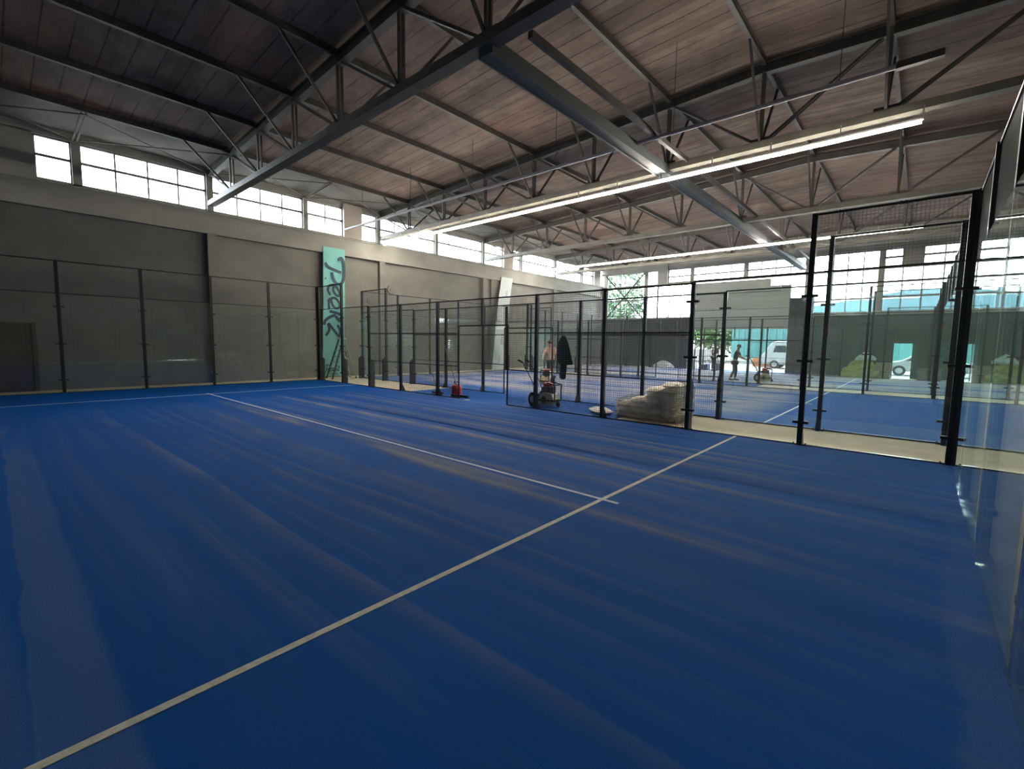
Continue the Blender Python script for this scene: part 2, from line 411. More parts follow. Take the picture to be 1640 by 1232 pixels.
# diagonal crossed tie rods inside the tall corner glazing
o = empty('cross_brace', (R - .1, 16, 3.8), 'crossed steel tie rods in front of the tall green-lit corner window', 'brace')
mb = MB((R - .1, 16, 3.8)); mb.tube((R - .1, 17.7, 3.85), (R - .1, 14.3, 7.4), .055); mb.build('rod', M_steel, o)
mb = MB((R - .1, 16, 3.8)); mb.tube((R - .16, 14.3, 3.85), (R - .16, 17.7, 7.4), .055); mb.build('rod', M_steel, o)

# walls behind the camera and at the left
mb = MB(); mb.box((X0 - .3, Y0, 0), (X0, Y1 + .3, 9.02)); struct(mb, 'wall_left', M_wall_dark)
mb = MB(); mb.box((X0, Y0 - .3, 0), (4.6, Y0, 8.8)); mb.box((6.3, Y0 - .3, 0), (R + .3, Y0, 8.8)); mb.box((4.6, Y0 - .3, 2.05), (6.3, Y0, 8.8))
struct(mb, 'wall_near', M_wall_mid)
mb = MB(); mb.box((4.6, Y0 - .28, 0), (6.3, Y0 - .2, 2.05)); struct(mb, 'door_2', plain('dark_door', (0.02, 0.022, 0.024), .5))
mb = MB(); mb.box((-5.5, 18.22, 0), (-3.55, 18.29, 2.06)); mb.box((-5.5, 18.18, 2.06), (-3.45, 18.29, 2.14)); mb.box((-3.55, 18.18, 0), (-3.45, 18.29, 2.06))
struct(mb, 'door_3', plain('dark_brown_door', (0.05, 0.035, 0.03), .6, var=.2, scale=3))

# ------------------------------------------------------------------ roof steel
NODE = [15.85, 13.35, 10.85, 8.35, 5.85, 3.35, 0.9, -1.6, -4.1, -6.6]
def top_z(y): return roof_z(min(y, 15.84)) - .22
BZ = 6.85
def build_truss(X):
    o = Vector((X, 6, BZ)); t = empty('roof_truss', o, '', 'roof truss', 'roof trusses spanning the hall')
    mb = MB(o)      # top chord: deep dark web between two flanges
    pts = [(X, 18.2, 7.98)] + [(X, y, top_z(y)) for y in NODE] + [(X, Y0, top_z(Y0))]
    for a, b in zip(pts, pts[1:]):
        mb.bar(a, b, .10, .26); mb.bar(Vector(a) + Vector((0, 0, .12)), Vector(b) + Vector((0, 0, .12)), .24, .03); mb.bar(Vector(a) - Vector((0, 0, .12)), Vector(b) - Vector((0, 0, .12)), .20, .025)
    mb.build('top_chord', M_steel, t)
    mb = MB(o); mb.box((X - .13, Y0, BZ - .07), (X - .03, 18.2, BZ + .09)); mb.box((X + .03, Y0, BZ - .07), (X + .13, 18.2, BZ + .09)); mb.box((X - .13, Y0, BZ - .085), (X + .13, 18.2, BZ - .065))
    mb.build('bottom_chord', M_steel, t)
    for y in NODE:
        mb = MB(o)
        for d in (-.05, .05): mb.bar((X + d, y, BZ), (X + d, y, top_z(y)), .045, .07)
        mb.build('web_post', M_steel, t)
        mb = MB(o); mb.box((X - .02, y - .22, BZ - .02), (X + .02, y + .22, BZ + .20)); mb.build('gusset_plate', M_steel, t)
    for k in range(len(NODE) - 1):
        a, b = NODE[k], NODE[k + 1]
        if a <= RIDGE_Y: a, b = b, a
        mb = MB(o)
        for d in (-.045, .045): mb.bar((X + d, a, top_z(a)), (X + d, b, BZ), .04, .06)
        mb.build('diagonal', M_steel, t)
    mb = MB(o); mb.bar((X, 18.15, 7.95), (X, 15.85, BZ), .05, .06); mb.build('diagonal', M_steel, t)
    for y in NODE:
        for sx in (-1, 1):
            mb = MB(o); mb.bar((X + sx * 1.4, y, roof_z(min(y, 15.84)) - .14), (X + sx * .05, y, BZ + .05), .05, .06); mb.build('knee_brace', M_steel, t)
    return t
TX = [1.5, 8.95, 16.3, 23.7]
TL = ['dark steel roof truss crossing above the court centre line, nearest of the roof trusses',
      'roof truss with the nearer glowing strip light hung under its bottom chord',
      'roof truss between the two long glowing strip lights',
      'farthest roof truss, just short of the gateway wall beyond the farther strip light']
tr0 = build_truss(TX[0]); tr0['label'] = TL[0]
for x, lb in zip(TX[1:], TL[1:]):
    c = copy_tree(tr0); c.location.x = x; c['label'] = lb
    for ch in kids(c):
        if ch.name.startswith('bottom_chord'): ch.data = ch.data.copy(); ch.data.materials[0] = M_chord_lit
# purlins
PL = ['purlin nearest the high window wall, at the edge of the pale soffit', 'second purlin from the high window wall', 'third purlin from the high window wall', 'fourth purlin from the high window wall',
      'fifth purlin from the high window wall', 'sixth purlin from the high window wall, above the slate girder', 'ridge purlin at the highest line of the roof', 'first purlin on the camera side of the ridge',
      'second purlin on the camera side of the ridge', 'last purlin on the camera side of the ridge']
for y, lb in zip(NODE, PL):
    z = roof_z(min(y, 15.84)); o = Vector((11, y, z))
    t = MB(o); t.box((X0, y - .025, z - .16), (R, y + .025, z - .005)); t.box((X0, y - .05, z - .17), (R, y + .05, z - .15)); t.box((X0, y - .05, z - .02), (R, y + .05, z - .001))
    tag(t.build('purlin', M_steel), 'dark steel ' + lb, 'roof beam', 'purlins under the roof deck')
# slate box girder along x at y 3.4 and the slim rail beside it
mb = MB((8, 3.42, 6.7)); mb.box((1.5, 3.27, 6.66), (R, 3.55, 6.78)); mb.box((1.5, 3.24, 6.64), (R, 3.28, 6.90)); mb.box((1.5, 3.54, 6.64), (R, 3.58, 6.90))
tag(mb.build('girder', M_slate), 'wide slate grey box girder running between the trusses under the roof', 'girder')
mb = MB((8, 2.75, 6.9)); mb.box((1.9, 2.70, 6.86), (R, 2.80, 6.98)); tag(mb.build('service_rail', M_steel), 'slim dark steel rail running beside the slate box girder', 'rail')
# eave bracing
n_ = 0
for xm in (-2.26, 5.15, 12.55, 19.95, 27.35):
    o = Vector((xm, 17, 8.1)); n_ += 1
    pos = ['above the leftmost high windows', 'above the high windows beside the pinkish pilaster', 'above the high windows between the two banners', 'above the high windows right of the white banner', 'at the far corner of the hall'][n_ - 1]
    t = empty('eave_brace', o, 'thin pale steel eave bracing fanned out ' + pos, 'brace', 'eave bracing along the window wall')
    for d in (-.05, .05):
        mb = MB(o); mb.bar((xm + d, 18.2, 7.95), (xm + d, 15.9, 8.12), .035, .05); mb.build('rafter', M_soffit, t)
    for sx in (-3.7, 3.7):
        if xm + sx > R: continue
        mb = MB(o); mb.bar((xm, 15.9, 8.08), (xm + sx, 18.15, 7.98), .03, .03); mb.build('tie', M_soffit, t)
        mb = MB(o); mb.bar((xm + sx, 15.9, 8.08), (xm, 18.15, 7.98), .03, .03); mb.build('tie', M_soffit, t)

# ------------------------------------------------------------------ strip lights
M_tube = plain('lit_tube', (1.0, 0.93, 0.80), .5, emit=30.0)
M_house = plain('white_light_housing', (0.62, 0.60, 0.56), .5)
def strip_light(X, z, ya, yb, label):
    o = Vector((X, (ya + yb) / 2, z)); t = empty('strip_light', o, label, 'ceiling light', 'long strip lights above the courts')
    L = 3.05; n = int(round((yb - ya) / L)); L = (yb - ya) / n
    mb = MB(o); mb.box((X - .035, ya, z + .03), (X + .035, yb, z + .075)); mb.build('housing', M_house, t)
    for k in range(n):
        mb = MB(o); mb.tube((X, ya + k * L + .02, z), (X, ya + (k + 1) * L - .02, z), .042, 10); mb.build('light_tube', M_tube, t)
    for k in range(n * 2 + 1):
        y = ya + (yb - ya) * k / (n * 2); mb = MB(o); mb.tube((X, y, z + .09), (X, y, BZ - .06), .012, 6); mb.build('hanger', M_house, t)
    return t
strip_light(8.71, 6.465, -2.25, 17.6, 'long row of glowing strip lights under the nearer truss, biggest and brightest')
strip_light(20.3, 6.55, -2.3, 17.6, 'long row of glowing strip lights farther back, lower in the view')
# unlit hanging conduit
o = Vector((6.8, 7, 6.85)); t = empty('hanging_conduit', o, 'unlit pale grey tube hanging above and left of the nearer strip light', 'tube')
mb = MB(o); mb.tube((6.8, -1.9, 6.85), (6.8, 17.9, 6.85), .045, 10); mb.build('tube', plain('pale_grey_tube', (.36, .34, .34), .5), t)
mb = MB(o); mb.box((6.74, -2.5, 6.79), (6.86, -1.85, 6.91)); mb.build('end_box', M_steel, t)
for y in (-1, 2.3, 5.8, 9.3, 12.8, 16.3):
    mb = MB(o); mb.tube((6.8, y, 6.88), (6.8, y, roof_z(min(y, 15.8))), .008, 5); mb.build('wire', M_black, t)

# ------------------------------------------------------------------ courts
def court(cx, mat, label, far_line):
    o = Vector((cx, 6.95, 0)); t = MB(o); t.box((cx - 5, -3.05, 0.001), (cx + 5, 16.95, .014))
    t = tag(t.build('artificial_turf', mat), label, 'turf')
    for (a, b) in (((cx - 5, -.025), (cx + 5, .025)), ((cx - 5, 13.875), (cx + 5, 13.925)), ((cx - .025, -.2), (cx + .025, 14.1))):
        m = M_line if (a[1] == -.025 and cx < 1) else M_line_far
        zt = .0172 if b[1] > 14 else .0168
        q = MB(o); q.box((a[0], a[1], .0138), (b[0], b[1], zt)); q.build('court_line', m, t)
court(0, M_turf1, 'bright blue turf of the nearest court, streaked with pale sand', 0)
court(12.05, M_turf2, 'blue turf of the middle court, dusted with grey sand', 1)
court(24.05, M_turf3, 'blue turf of the farthest court beside the gateway wall', 1)
mb = MB((6.02, 6.65, 0)); mb.box((5.0, 2.7, .001), (7.05, 10.6, .013)); tag(mb.build('artificial_turf', M_turf0), 'blue turf walkway between the nearest and middle courts', 'turf')
mb = MB((18.05, 6.65, 0)); mb.box((17.05, 2.7, .001), (19.05, 10.6, .013)); tag(mb.build('artificial_turf', M_turf0), 'blue turf walkway between the middle and farthest courts', 'turf')
mb = MB((29.8, 7, 0)); mb.box((29.05, 3.0, .001), (30.45, 12.0, .013)); tag(mb.build('artificial_turf', M_turf0), 'blue turf strip by the open gateway', 'turf')

PW = .08
def mesh_wires(mb, u0, u1, z0, z1, P, step=.05, r=.0021):
    n = int(round((u1 - u0) / step)); m = int(round((z1 - z0) / step))
    for i in range(1, n):
        u = u0 + (u1 - u0) * i / n; a, b = P(u, 0, z0), P(u, 0, z1); mb.bar(a, b, r * 2)
    for j in range(1, m):
        z = z0 + (z1 - z0) * j / m; mb.bar(P(u0, r * 2, z), P(u1, r * 2, z), r * 2)
def end_wall():
    o = Vector((0, 0, 0)); t = empty('glass_end_wall', (0, 0, 0), '', 'glass wall', 'glass end walls of the courts')
    P = lambda u, d, z: (u, d, z)
    xs = [-4.95, -3, -1, 1, 3, 4.95]
    for x in xs:
        mb = MB(); mb.box((x - PW / 2, -PW / 2, 0), (x + PW / 2, PW / 2, 4.0)); p = mb.build('post', M_black, t)
        mb = MB(); mb.box((x - .11, -.07, 0), (x + .11, .07, .012)); mb.build('base_plate', M_black, p)
        for s in (-1, 1):
            mb = MB(); mb.tube((x + s * .085, 0, .01), (x + s * .085, 0, .05), .014, 8); mb.build('bolt', M_steel, p)
        for z in (.42, 1.5, 2.62):
            mb = MB(); mb.box((x - .12, -.035, z - .022), (x + .12, .055, z + .022)); mb.build('clamp', M_black, p)
    for a, b in zip(xs, xs[1:]):
        mb = MB(); mb.box((a + .05, -.052, .03), (b - .05, -.040, 2.99)); mb.build('glass_panel', M_glass, t)
        mb = MB()
        mb.bar((a, 0, 3.02), (b, 0, 3.02), .025); mb.bar((a, 0, 3.98), (b, 0, 3.98), .035)
        mb.cur = 1; mesh_wires(mb, a + .04, b - .04, 3.03, 3.97, P); mb.build('mesh_panel', [M_black, M_wire], t)
        mb = MB(); mb.box((a, -.03, .013), (b, .02, .03)); mb.build('base_rail', M_black, t)
    return t
def side_wall():
    """local frame: wall on the x = 0 plane, court on the -x side, y measured from the net"""
    t = empty('side_fence', (0, 0, 0), '', 'fence', 'side fences of the courts')
    P = lambda u, d, z: (d, u, z)
    ys = [-10, -8, -6, -4, -2, 2, 4, 6, 8, 10]
    for y in ys:
        h = 4.0 if abs(y) >= 8 else 3.0
        yy = y - math.copysign(.07, y) if abs(y) == 10 else y
        mb = MB(); mb.box((-PW / 2, yy - PW / 2, 0), (PW / 2, yy + PW / 2, h)); p = mb.build('post', M_black, t)
        mb = MB(); mb.box((-.07, yy - .11, 0), (.07, yy + .11, .012)); mb.build('base_plate', M_black, p)
        for s in (-1, 1):
            mb = MB(); mb.tube((0, yy + s * .09, .01), (0, yy + s * .09, .05), .014, 8); mb.build('bolt', M_steel, p)
        mb = MB()
        if y in (10, 8, 6):       # broad boxed foot on the far half
            mb.prism([(PW / 2 - .01, 0), (.20, 0), (.20, .92), (PW / 2 - .01, 1.06)], lambda u, v, d: (u, yy - PW / 2 + d, v), PW)
        elif y == -6:
            mb.prism([(PW / 2 - .01, 0), (.15, 0), (.15, .95), (PW / 2 - .01, 1.1)], lambda u, v, d: (u, yy - PW / 2 + d, v), PW)
        else:
            mb.prism([(PW / 2 - .01, 0), (.17, 0), (PW / 2 - .01, .26)], lambda u, v, d: (u, yy - PW / 2 + d, v), PW)
        mb.build('foot_gusset', M_black, p)
        if abs(y) >= 6:
            for z in (.42, 1.5, 2.62):
                mb = MB(); mb.box((-.055, yy - .12, z - .022), (.035, yy + .12, z + .022)); mb.build('clamp', M_black, p)
    for a, b in ((-10, -8), (-8, -6), (6, 8), (8, 10)):
        mb = MB(); mb.box((.040, a + .05, .03), (.052, b - .05, 2.99)); mb.build('glass_panel', M_glass, t)
        mb = MB(); mb.box((-.02, a, .013), (.03, b, .03)); mb.build('base_rail', M_black, t)
        if abs(a + b) < 16:
            mb = MB(); mb.bar((0, a, 3.015), (0, b, 3.015), .03); mb.build('top_rail', M_black, t)
        else:
            mb = MB(); mb.bar((0, a, 3.02), (0, b, 3.02), .025); mb.bar((0, a, 3.98), (0, b, 3.98), .035)
            mb.cur = 1; mesh_wires(mb, a + .04, b - .04, 3.03, 3.97, P); mb.build('mesh_panel', [M_black, M_wire], t)
    for a, b in ((-6, -4), (-4, -2), (2, 4), (4, 6)):
        mb = MB()
        for z, w in ((.025, .03), (1.0, .022), (2.0, .03), (2.98, .035)): mb.bar((0, a, z), (0, b, z), w)
        mb.cur = 1; mesh_wires(mb, a + .04, b - .04, .03, 2.97, P); mb.build('mesh_panel', [M_black, M_wire], t)
    for s in (-1, 1):           # half panels beside the opening
        a, b = sorted((s * 2, s * 1.0)); mb = MB()
        for z in (.025, 1.0, 2.0): mb.bar((0, a, z), (0, b, z), .028)
        mb.bar((0, s * 1.0, 0.01), (0, s * 1.0, 2.22), .035)
        mesh_wires(mb, a + .02, b - .02, .03, 2.2, P); mb.build('mesh_panel', M_black, t)
    mb = MB(); mb.bar((0, -1.0, 2.22), (0, 1.0, 2.22), .035); mb.bar((0, 0, 2.22), (0, 0, 3.0), .06); mb.bar((0, -2, 2.98), (0, 2, 2.98), .035); mb.build('gate_header', M_black, t)
    mb = MB(); mesh_wires(mb, -1.97, 1.97, 2.24, 2.97, P); mb.build('mesh_panel', M_black, t)
    return t
# side fences; a copy turned by half a turn serves the other side
sf = side_wall(); sf.location = (5, 6.95, 0)
sf['label'] = 'black post and mesh side fence between the nearest court and the bag pallet'
SIDES = [(7.05, PI, 'left side fence of the middle court, behind the bag pallet, black jacket hanging on it'),
         (17.05, 0, 'right side fence of the middle court, black posts with glass near the camera end'),
         (19.05, PI, 'left side fence of the farthest court, black posts with mesh'),
         (29.05, 0, 'right side fence of the farthest court, just before the gateway wall'),
         (-5.0, PI, 'left side fence of the nearest court, outside the photograph on the left')]
for x, rz, lb in SIDES:
    if rz:
        continue
    c = copy_tree(sf); c.location = (x, 6.95, 0); c['label'] = lb
# mirrored twin built once so that broad feet stay at the far end
def mirror_tree(o, parent=None, cache=None):
    if cache is None:
        cache = {}
        for x in bpy.data.objects:
            if x.parent: cache.setdefault(x.parent.name, []).append(x)
    c = o.copy(); C.objects.link(c)
    if parent is not None: c.parent = parent
    if o.data:
        me = o.data.copy(); me.transform(Matrix.Scale(-1, 4, (1, 0, 0))); me.flip_normals(); c.data = me
    for ch in cache.get(o.name, []): mirror_tree(ch, c, cache)
    return c
tw = None
for x, rz, lb in SIDES:
    if not rz: continue
    c = mirror_tree(sf) if tw is None else copy_tree(tw)
    tw = tw or c
    c.location = (x, 6.95, 0); c['label'] = lb
ew = end_wall(); ew.location = (0, 16.95, 0)
ew['label'] = 'far glass end wall of the nearest court, in front of the dark grey wall'
for (x, y, rz, lb) in ((12.05, 16.95, 0, 'far glass end wall of the middle court, in front of the white banner'),
                       (24.05, 16.95, 0, 'far glass end wall of the farthest court'),
                       (0, -3.05, PI, 'near glass end wall of the nearest court, edge-on at the right of the view and full of reflections'),
                       (12.05, -3.05, PI, 'near glass end wall of the middle court, seen beside the tall corner posts'),
                       (24.05, -3.05, PI, 'near glass end wall of the farthest court')):
    c = copy_tree(ew); c.location = (x, y, 0); c.rotation_euler = (0, 0, rz); c['label'] = lb


# ------------------------------------------------------------------ banners on the far wall
def ribbon(mb, pts, w, y, t=.006, closed=False):
    """flat brush stroke in the x-z plane"""
    P = [Vector((p[0], 0, p[1])) for p in pts]; Q = []
    for i in range(len(P) - 1):
        p0 = P[i - 1] if i else P[i]; p1, p2 = P[i], P[i + 1]; p3 = P[i + 2] if i + 2 < len(P) else P[i + 1]
        for k in range(5):
            u = k / 5
            Q.append(.5 * ((2 * p1) + (p2 - p0) * u + (2 * p0 - 5 * p1 + 4 * p2 - p3) * u * u + (3 * p1 - p0 - 3 * p2 + p3) * u ** 3))
    Q.append(P[-1])
    vs = []; fs = []
    for i, q in enumerate(Q):
        d = (Q[min(i + 1, len(Q) - 1)] - Q[max(i - 1, 0)]); d = d.normalized() if d.length else Vector((1, 0, 0))
        nn = Vector((-d.z, 0, d.x)) * w / 2 * (.75 if i in (0, len(Q) - 1) else 1)
        for yy in (y, y - t): vs += [(q.x + nn.x, yy, q.z + nn.z), (q.x - nn.x, yy, q.z - nn.z)]
    for i in range(len(Q) - 1):
        a = i * 4; b = a + 4
        fs += [(a + 2, a + 3, b + 3, b + 2), (a, b, b + 1, a + 1), (a, a + 2, b + 2, b), (a + 1, b + 1, b + 3, a + 3)]
    fs += [(0, 1, 3, 2), (b, b + 2, b + 3, b + 1)]
    mb.add(vs, fs)
M_teal = plain('teal_banner_cloth', (0.22, 0.56, 0.50), .7, var=.12, scale=1.2)
M_navy = plain('navy_print', (0.012, 0.035, 0.075), .7)
M_navy2 = plain('pale_navy_print', (0.045, 0.085, 0.13), .7)  # paler navy; glare over the letter P is put into its colour
t = empty('banner', (6.35, 18.1, 0), 'tall teal banner with dark brush lettering on the far wall', 'banner', rz=0)
o = Vector((6.35, 18.1, 0))
def cloth(mb, x0t, x1t, x0b, x1b, zt, zb, y, bulge=0, n=24):
    for k in range(n):
        u0, u1 = k / n, (k + 1) / n; vs = []
        for u in (u0, u1):
            a = x0t + (x0b - x0t) * u; b = x1t + (x1b - x1t) * u; z = zt + (zb - zt) * u; yy = y(u)
            w_ = .01 * math.sin(u * 19)
            vs += [(a + w_, yy, z), (b + w_ * .6, yy, z), (b + w_ * .6, yy + .012, z), (a + w_, yy + .012, z)]
        mb.add(vs, [(0, 4, 5, 1), (1, 5, 6, 2), (2, 6, 7, 3), (3, 7, 4, 0)] + ([(0, 1, 2, 3)] if k == 0 else []) + ([(4, 7, 6, 5)] if k == n - 1 else []))
mb = MB(o); cloth(mb, 5.85, 6.90, 5.68, 6.74, 5.98, 0.05, lambda u: 18.09 - .05 * math.sin(u * 3.1)); mb.build('cloth', M_teal, t)
STR = {'P1': [(5.9, 5.25), (6.07, 5.07), (6.37, 4.97), (6.68, 4.89)],
'P2': [(6.56, 5.43), (6.69, 5.56), (6.79, 5.43), (6.83, 5.12), (6.81, 4.68), (6.7, 4.41), (6.48, 4.35), (6.3, 4.54), (6.22, 4.87)], 'dot': [(5.88, 4.52), (5.94, 4.57)],
'e1': [(6.29, 4.25), (6.26, 4.07), (6.35, 3.88), (6.5, 3.79), (6.58, 3.9), (6.5, 4.1), (6.32, 4.28), (6.08, 4.23), (6.02, 4.11), (6.02, 3.97), (6.13, 3.81)],
'a1': [(6.13, 3.66), (6.02, 3.54), (6.08, 3.43)], 'a2': [(6.14, 3.64), (6.21, 3.38), (6.36, 3.22), (6.55, 3.28), (6.55, 3.46), (6.37, 3.68), (6.14, 3.66)], 'a3': [(6.02, 3.43), (6.06, 3.17)],
'k1': [(6.06, 3.06), (6.33, 3.02), (6.61, 2.94)], 'k2': [(6.36, 2.9), (6.14, 2.83), (5.87, 2.65), (5.79, 2.43)], 'k3': [(6.36, 2.87), (6.45, 2.73), (6.57, 2.6)],
'z': [(5.86, 1.93), (6.04, 2.22), (6.0, 2.49), (6.26, 2.2), (6.52, 1.91), (6.56, 2.21), (6.44, 2.45)]}
SML = [[(5.81, 0.2), (5.87, 0.4), (5.92, 0.57)], [(5.79, 0.52), (5.91, 0.6), (6.03, 0.54), (6.0, 0.42), (5.87, 0.37)], [(6.03, 0.36), (6.12, 0.42), (6.09, 0.46), (6.03, 0.39), (6.05, 0.3), (6.15, 0.33)],
[(6.24, 0.41), (6.16, 0.39), (6.18, 0.3), (6.24, 0.36), (6.27, 0.3)], [(6.34, 0.5), (6.3, 0.29)], [(6.4, 0.41), (6.32, 0.35), (6.39, 0.29)], [(6.4, 0.5), (6.51, 0.5), (6.41, 0.32), (6.52, 0.32)]]
for nm, keys, m, w in (('letter_p', ('P1', 'P2'), M_navy2, .12), ('swash', ('dot',), M_navy2, .05), ('letter_e', ('e1',), M_navy, .11), ('letter_a', ('a1', 'a2', 'a3'), M_navy, .11), ('letter_k', ('k1', 'k2', 'k3'), M_navy, .13), ('letter_z', ('z',), M_navy, .12)):
    mb = MB(o)
    for k in keys: ribbon(mb, STR[k], w, 18.035)
    mb.build(nm, m, t)
mb = MB(o)
for q in SML: ribbon(mb, q, .035, 18.05)
mb.build('small_lettering', M_navy, t)
def text_mesh(txt, size, name, mat, parent, loc, rot, ext=.003):
    cu = bpy.data.curves.new(name, 'FONT'); cu.body = txt; cu.size = size; cu.extrude = ext; cu.align_x = 'CENTER'
    tmp = bpy.data.objects.new(name, cu); C.objects.link(tmp)
    bpy.context.view_layer.update()
    me = bpy.data.meshes.new_from_object(tmp); bpy.data.objects.remove(tmp)
    me.materials.clear(); me.materials.append(mat)
    ob = bpy.data.objects.new(name, me); C.objects.link(ob); ob.parent = parent; ob.location = loc; ob.rotation_euler = rot
    return ob
text_mesh('PADEL', .16, 'small_caption', M_navy2, t, (-.12, -.065, .10), (PI / 2, 0, 0))

t = empty('banner', (17.4, 17.9, 0), 'tall white banner with small dark print hanging aslant on the far wall', 'banner')
o = Vector((17.4, 17.9, 0))
yb = lambda u: 18.06 - .72 * u ** 1.3
mb = MB(o); cloth(mb, 17.75, 18.85, 16.22, 17.28, 5.98, 0.03, yb); mb.build('cloth', plain('white_banner_cloth', (0.55, 0.58, 0.57), .7, var=.06, scale=2), t)
mb = MB(o)
rnd = random.Random(3)
def mark(u, v, w_, h_):
    xa = 17.75 + (16.22 - 17.75) * u; xb = 18.85 + (17.28 - 18.85) * u; x = xa + (xb - xa) * v; z = 5.98 - 5.95 * u; y = yb(u) - .008
    mb.box((x - w_ / 2, y - .004, z - h_ / 2), (x + w_ / 2, y, z + h_ / 2))
for k in range(11):        # a short vertical word
    u = .625 + k * .011
    for v in ((.58, .70, .82) if k % 3 else (.55, .64, .73, .82)): mark(u, v + rnd.uniform(-.02, .02), .05 + .03 * (k % 2), .03)
for k in range(7): mark(.34 + k * .02, .62, .12 if k % 2 else .05, .035)
for k in range(4): mark(.16 + k * .02, .62, .16, .03)
for k in range(5): mark(.86 + k * .015, .5 + .08 * (k % 2), .10, .03)
mb.build('small_print', plain('dark_print', (.06, .07, .08), .7), t)

# round wall fittings
for (x, z, r, lb) in ((9.53, 4.39, .22, 'round grey wall fan plate high on the far wall, upper right of two'), (8.29, 3.72, .15, 'small round grey wall fitting on the far wall, lower left of two')):
    mb = MB((x, 18.3, z)); mb.lathe([(r, 18.30), (r, 18.24), (r * .85, 18.22), (r * .8, 18.225), (r * .35, 18.22), (r * .3, 18.20), (.01, 18.20)], (x, 0, z), 'y', 24)
    tag(mb.build('wall_disc', plain('grey_plate', (.20, .19, .17), .5)), lb, 'wall fitting')

# ------------------------------------------------------------------ step ladder
M_alu = plain('aluminium', (0.45, 0.46, 0.46), .4, metal=.6)
M_dark_alu = plain('dark_ladder_rail', (0.03, 0.035, 0.035), .5)
o = Vector((6.25, 17.3, 0)); t = empty('step_ladder', o, 'aluminium step ladder standing open beside the teal banner', 'ladder')
for dy in (-.24, .24):
    mb = MB(o); mb.bar((5.62, 17.3 + dy * 1.15, 0.02), (6.22, 17.3 + dy * .8, 1.80), .035, .07); mb.build('front_rail', M_dark_alu, t)
    mb = MB(o); mb.bar((6.78, 17.3 + dy * 1.15, 0.02), (6.30, 17.3 + dy * .8, 1.72), .03, .05); mb.build('rear_rail', M_alu, t)
    for x in (5.62, 6.78):
        mb = MB(o); mb.box((x - .035, 17.3 + dy * 1.15 - .03, 0), (x + .035, 17.3 + dy * 1.15 + .03, .05)); mb.build('rubber_foot', M_black, t)
for k in range(6):
    u = (k + 1) / 7; x = 5.62 + .6 * u; z = 1.78 * u; mb = MB(o); mb.box((x - .04, 17.3 - .23, z - .012), (x + .05, 17.3 + .23, z + .012)); mb.build('step', M_alu, t)
mb = MB(o); mb.box((6.12, 17.08, 1.78), (6.36, 17.52, 1.82)); mb.build('top_platform', plain('pale_plastic', (.6, .6, .58), .5), t)
mb = MB(o); mb.bar((6.74, 17.02, .16), (6.74, 17.58, .16), .04, .03); mb.bar((6.42, 17.06, 1.2), (6.42, 17.54, 1.2), .03, .03); mb.build('rear_brace', M_alu, t)
mb = MB(o); mb.blob((6.42, 17.2, 1.1), (.07, .10, .13), noise=.15, seed=2); tag(mb.build('rag', plain('white_rag', (.6, .6, .6), .9)), 'white rag hung over the rear of the step ladder', 'rag')

# ------------------------------------------------------------------ brooms, red jug, scrap
M_wood = plain('broom_wood', (0.28, 0.17, 0.08), .6, var=.2, scale=20)
def broom(base, top, headdir, label):
    o = Vector(base); t = empty('broom', o, label, 'broom', 'brooms leaning on the mesh fence')
    mb = MB(o); mb.tube(Vector(base) + Vector((0, 0, .07)), top, .013, 8); mb.build('handle', M_wood, t)
    h = Vector(headdir); mb = MB(o); mb.bar(Vector(base) - h + Vector((0, 0, .065)), Vector(base) + h + Vector((0, 0, .065)), .07, .035); mb.build('head', M_black, t)
    mb = MB(o)
    n = 14; hd = h.normalized(); sd = Vector((-hd.y, hd.x, 0))
    for i in range(n):
        for j in (-1, 0, 1):
            p = Vector(base) + h * (2 * i / (n - 1) - 1) * .95 + sd * j * .02
            mb.bar(p + Vector((0, 0, .0 + .003)), p + Vector((0, 0, .05)), .014)
    mb.build('bristles', plain('broom_bristle', (.04, .035, .03), .9), t)
broom((5.32, 9.35, .013), (5.09, 9.62, 1.35), (.04, -.22, 0), 'short handled broom with pale head leaning on the mesh, left of the red jug')
broom((5.22, 8.15, .013), (5.10, 8.75, 1.65), (.05, -.33, 0), 'long handled broom with wide black head lying beside the red jug')
o = Vector((5.45, 8.55, .013)); t = empty('jerry_can', o, 'bright red plastic jug on the turf behind the mesh', 'jug')
mb = MB(o); mb.lathe([(.15, .013), (.17, .03), (.17, .16), (.16, .18), (.17, .20), (.165, .32), (.12, .37), (.08, .38)], (5.45, 8.55, 0), 'z', 18); mb.build('body', plain('red_plastic', (.55, .02, .02), .35), t, smooth_=True)
mb = MB(o); mb.lathe([(.085, .38), (.085, .42), (.03, .425)], (5.45, 8.55, 0), 'z', 16); mb.build('lid', plain('white_lid', (.55, .5, .48), .4), t)
mb = MB(o); mb.path([(5.45, 8.42, .34), (5.45, 8.44, .46), (5.45, 8.66, .46), (5.45, 8.68, .34)], .012, 6); mb.build('handle', M_black, t)
mb = MB((4.95, 7.5, .014)); mb.box((4.86, 7.42, .014), (5.0, 7.62, .022)); tag(mb.build('cardboard_scrap', plain('cardboard', (.4, .3, .24), .9)), 'small scrap of cardboard lying on the turf in the fence opening', 'scrap')

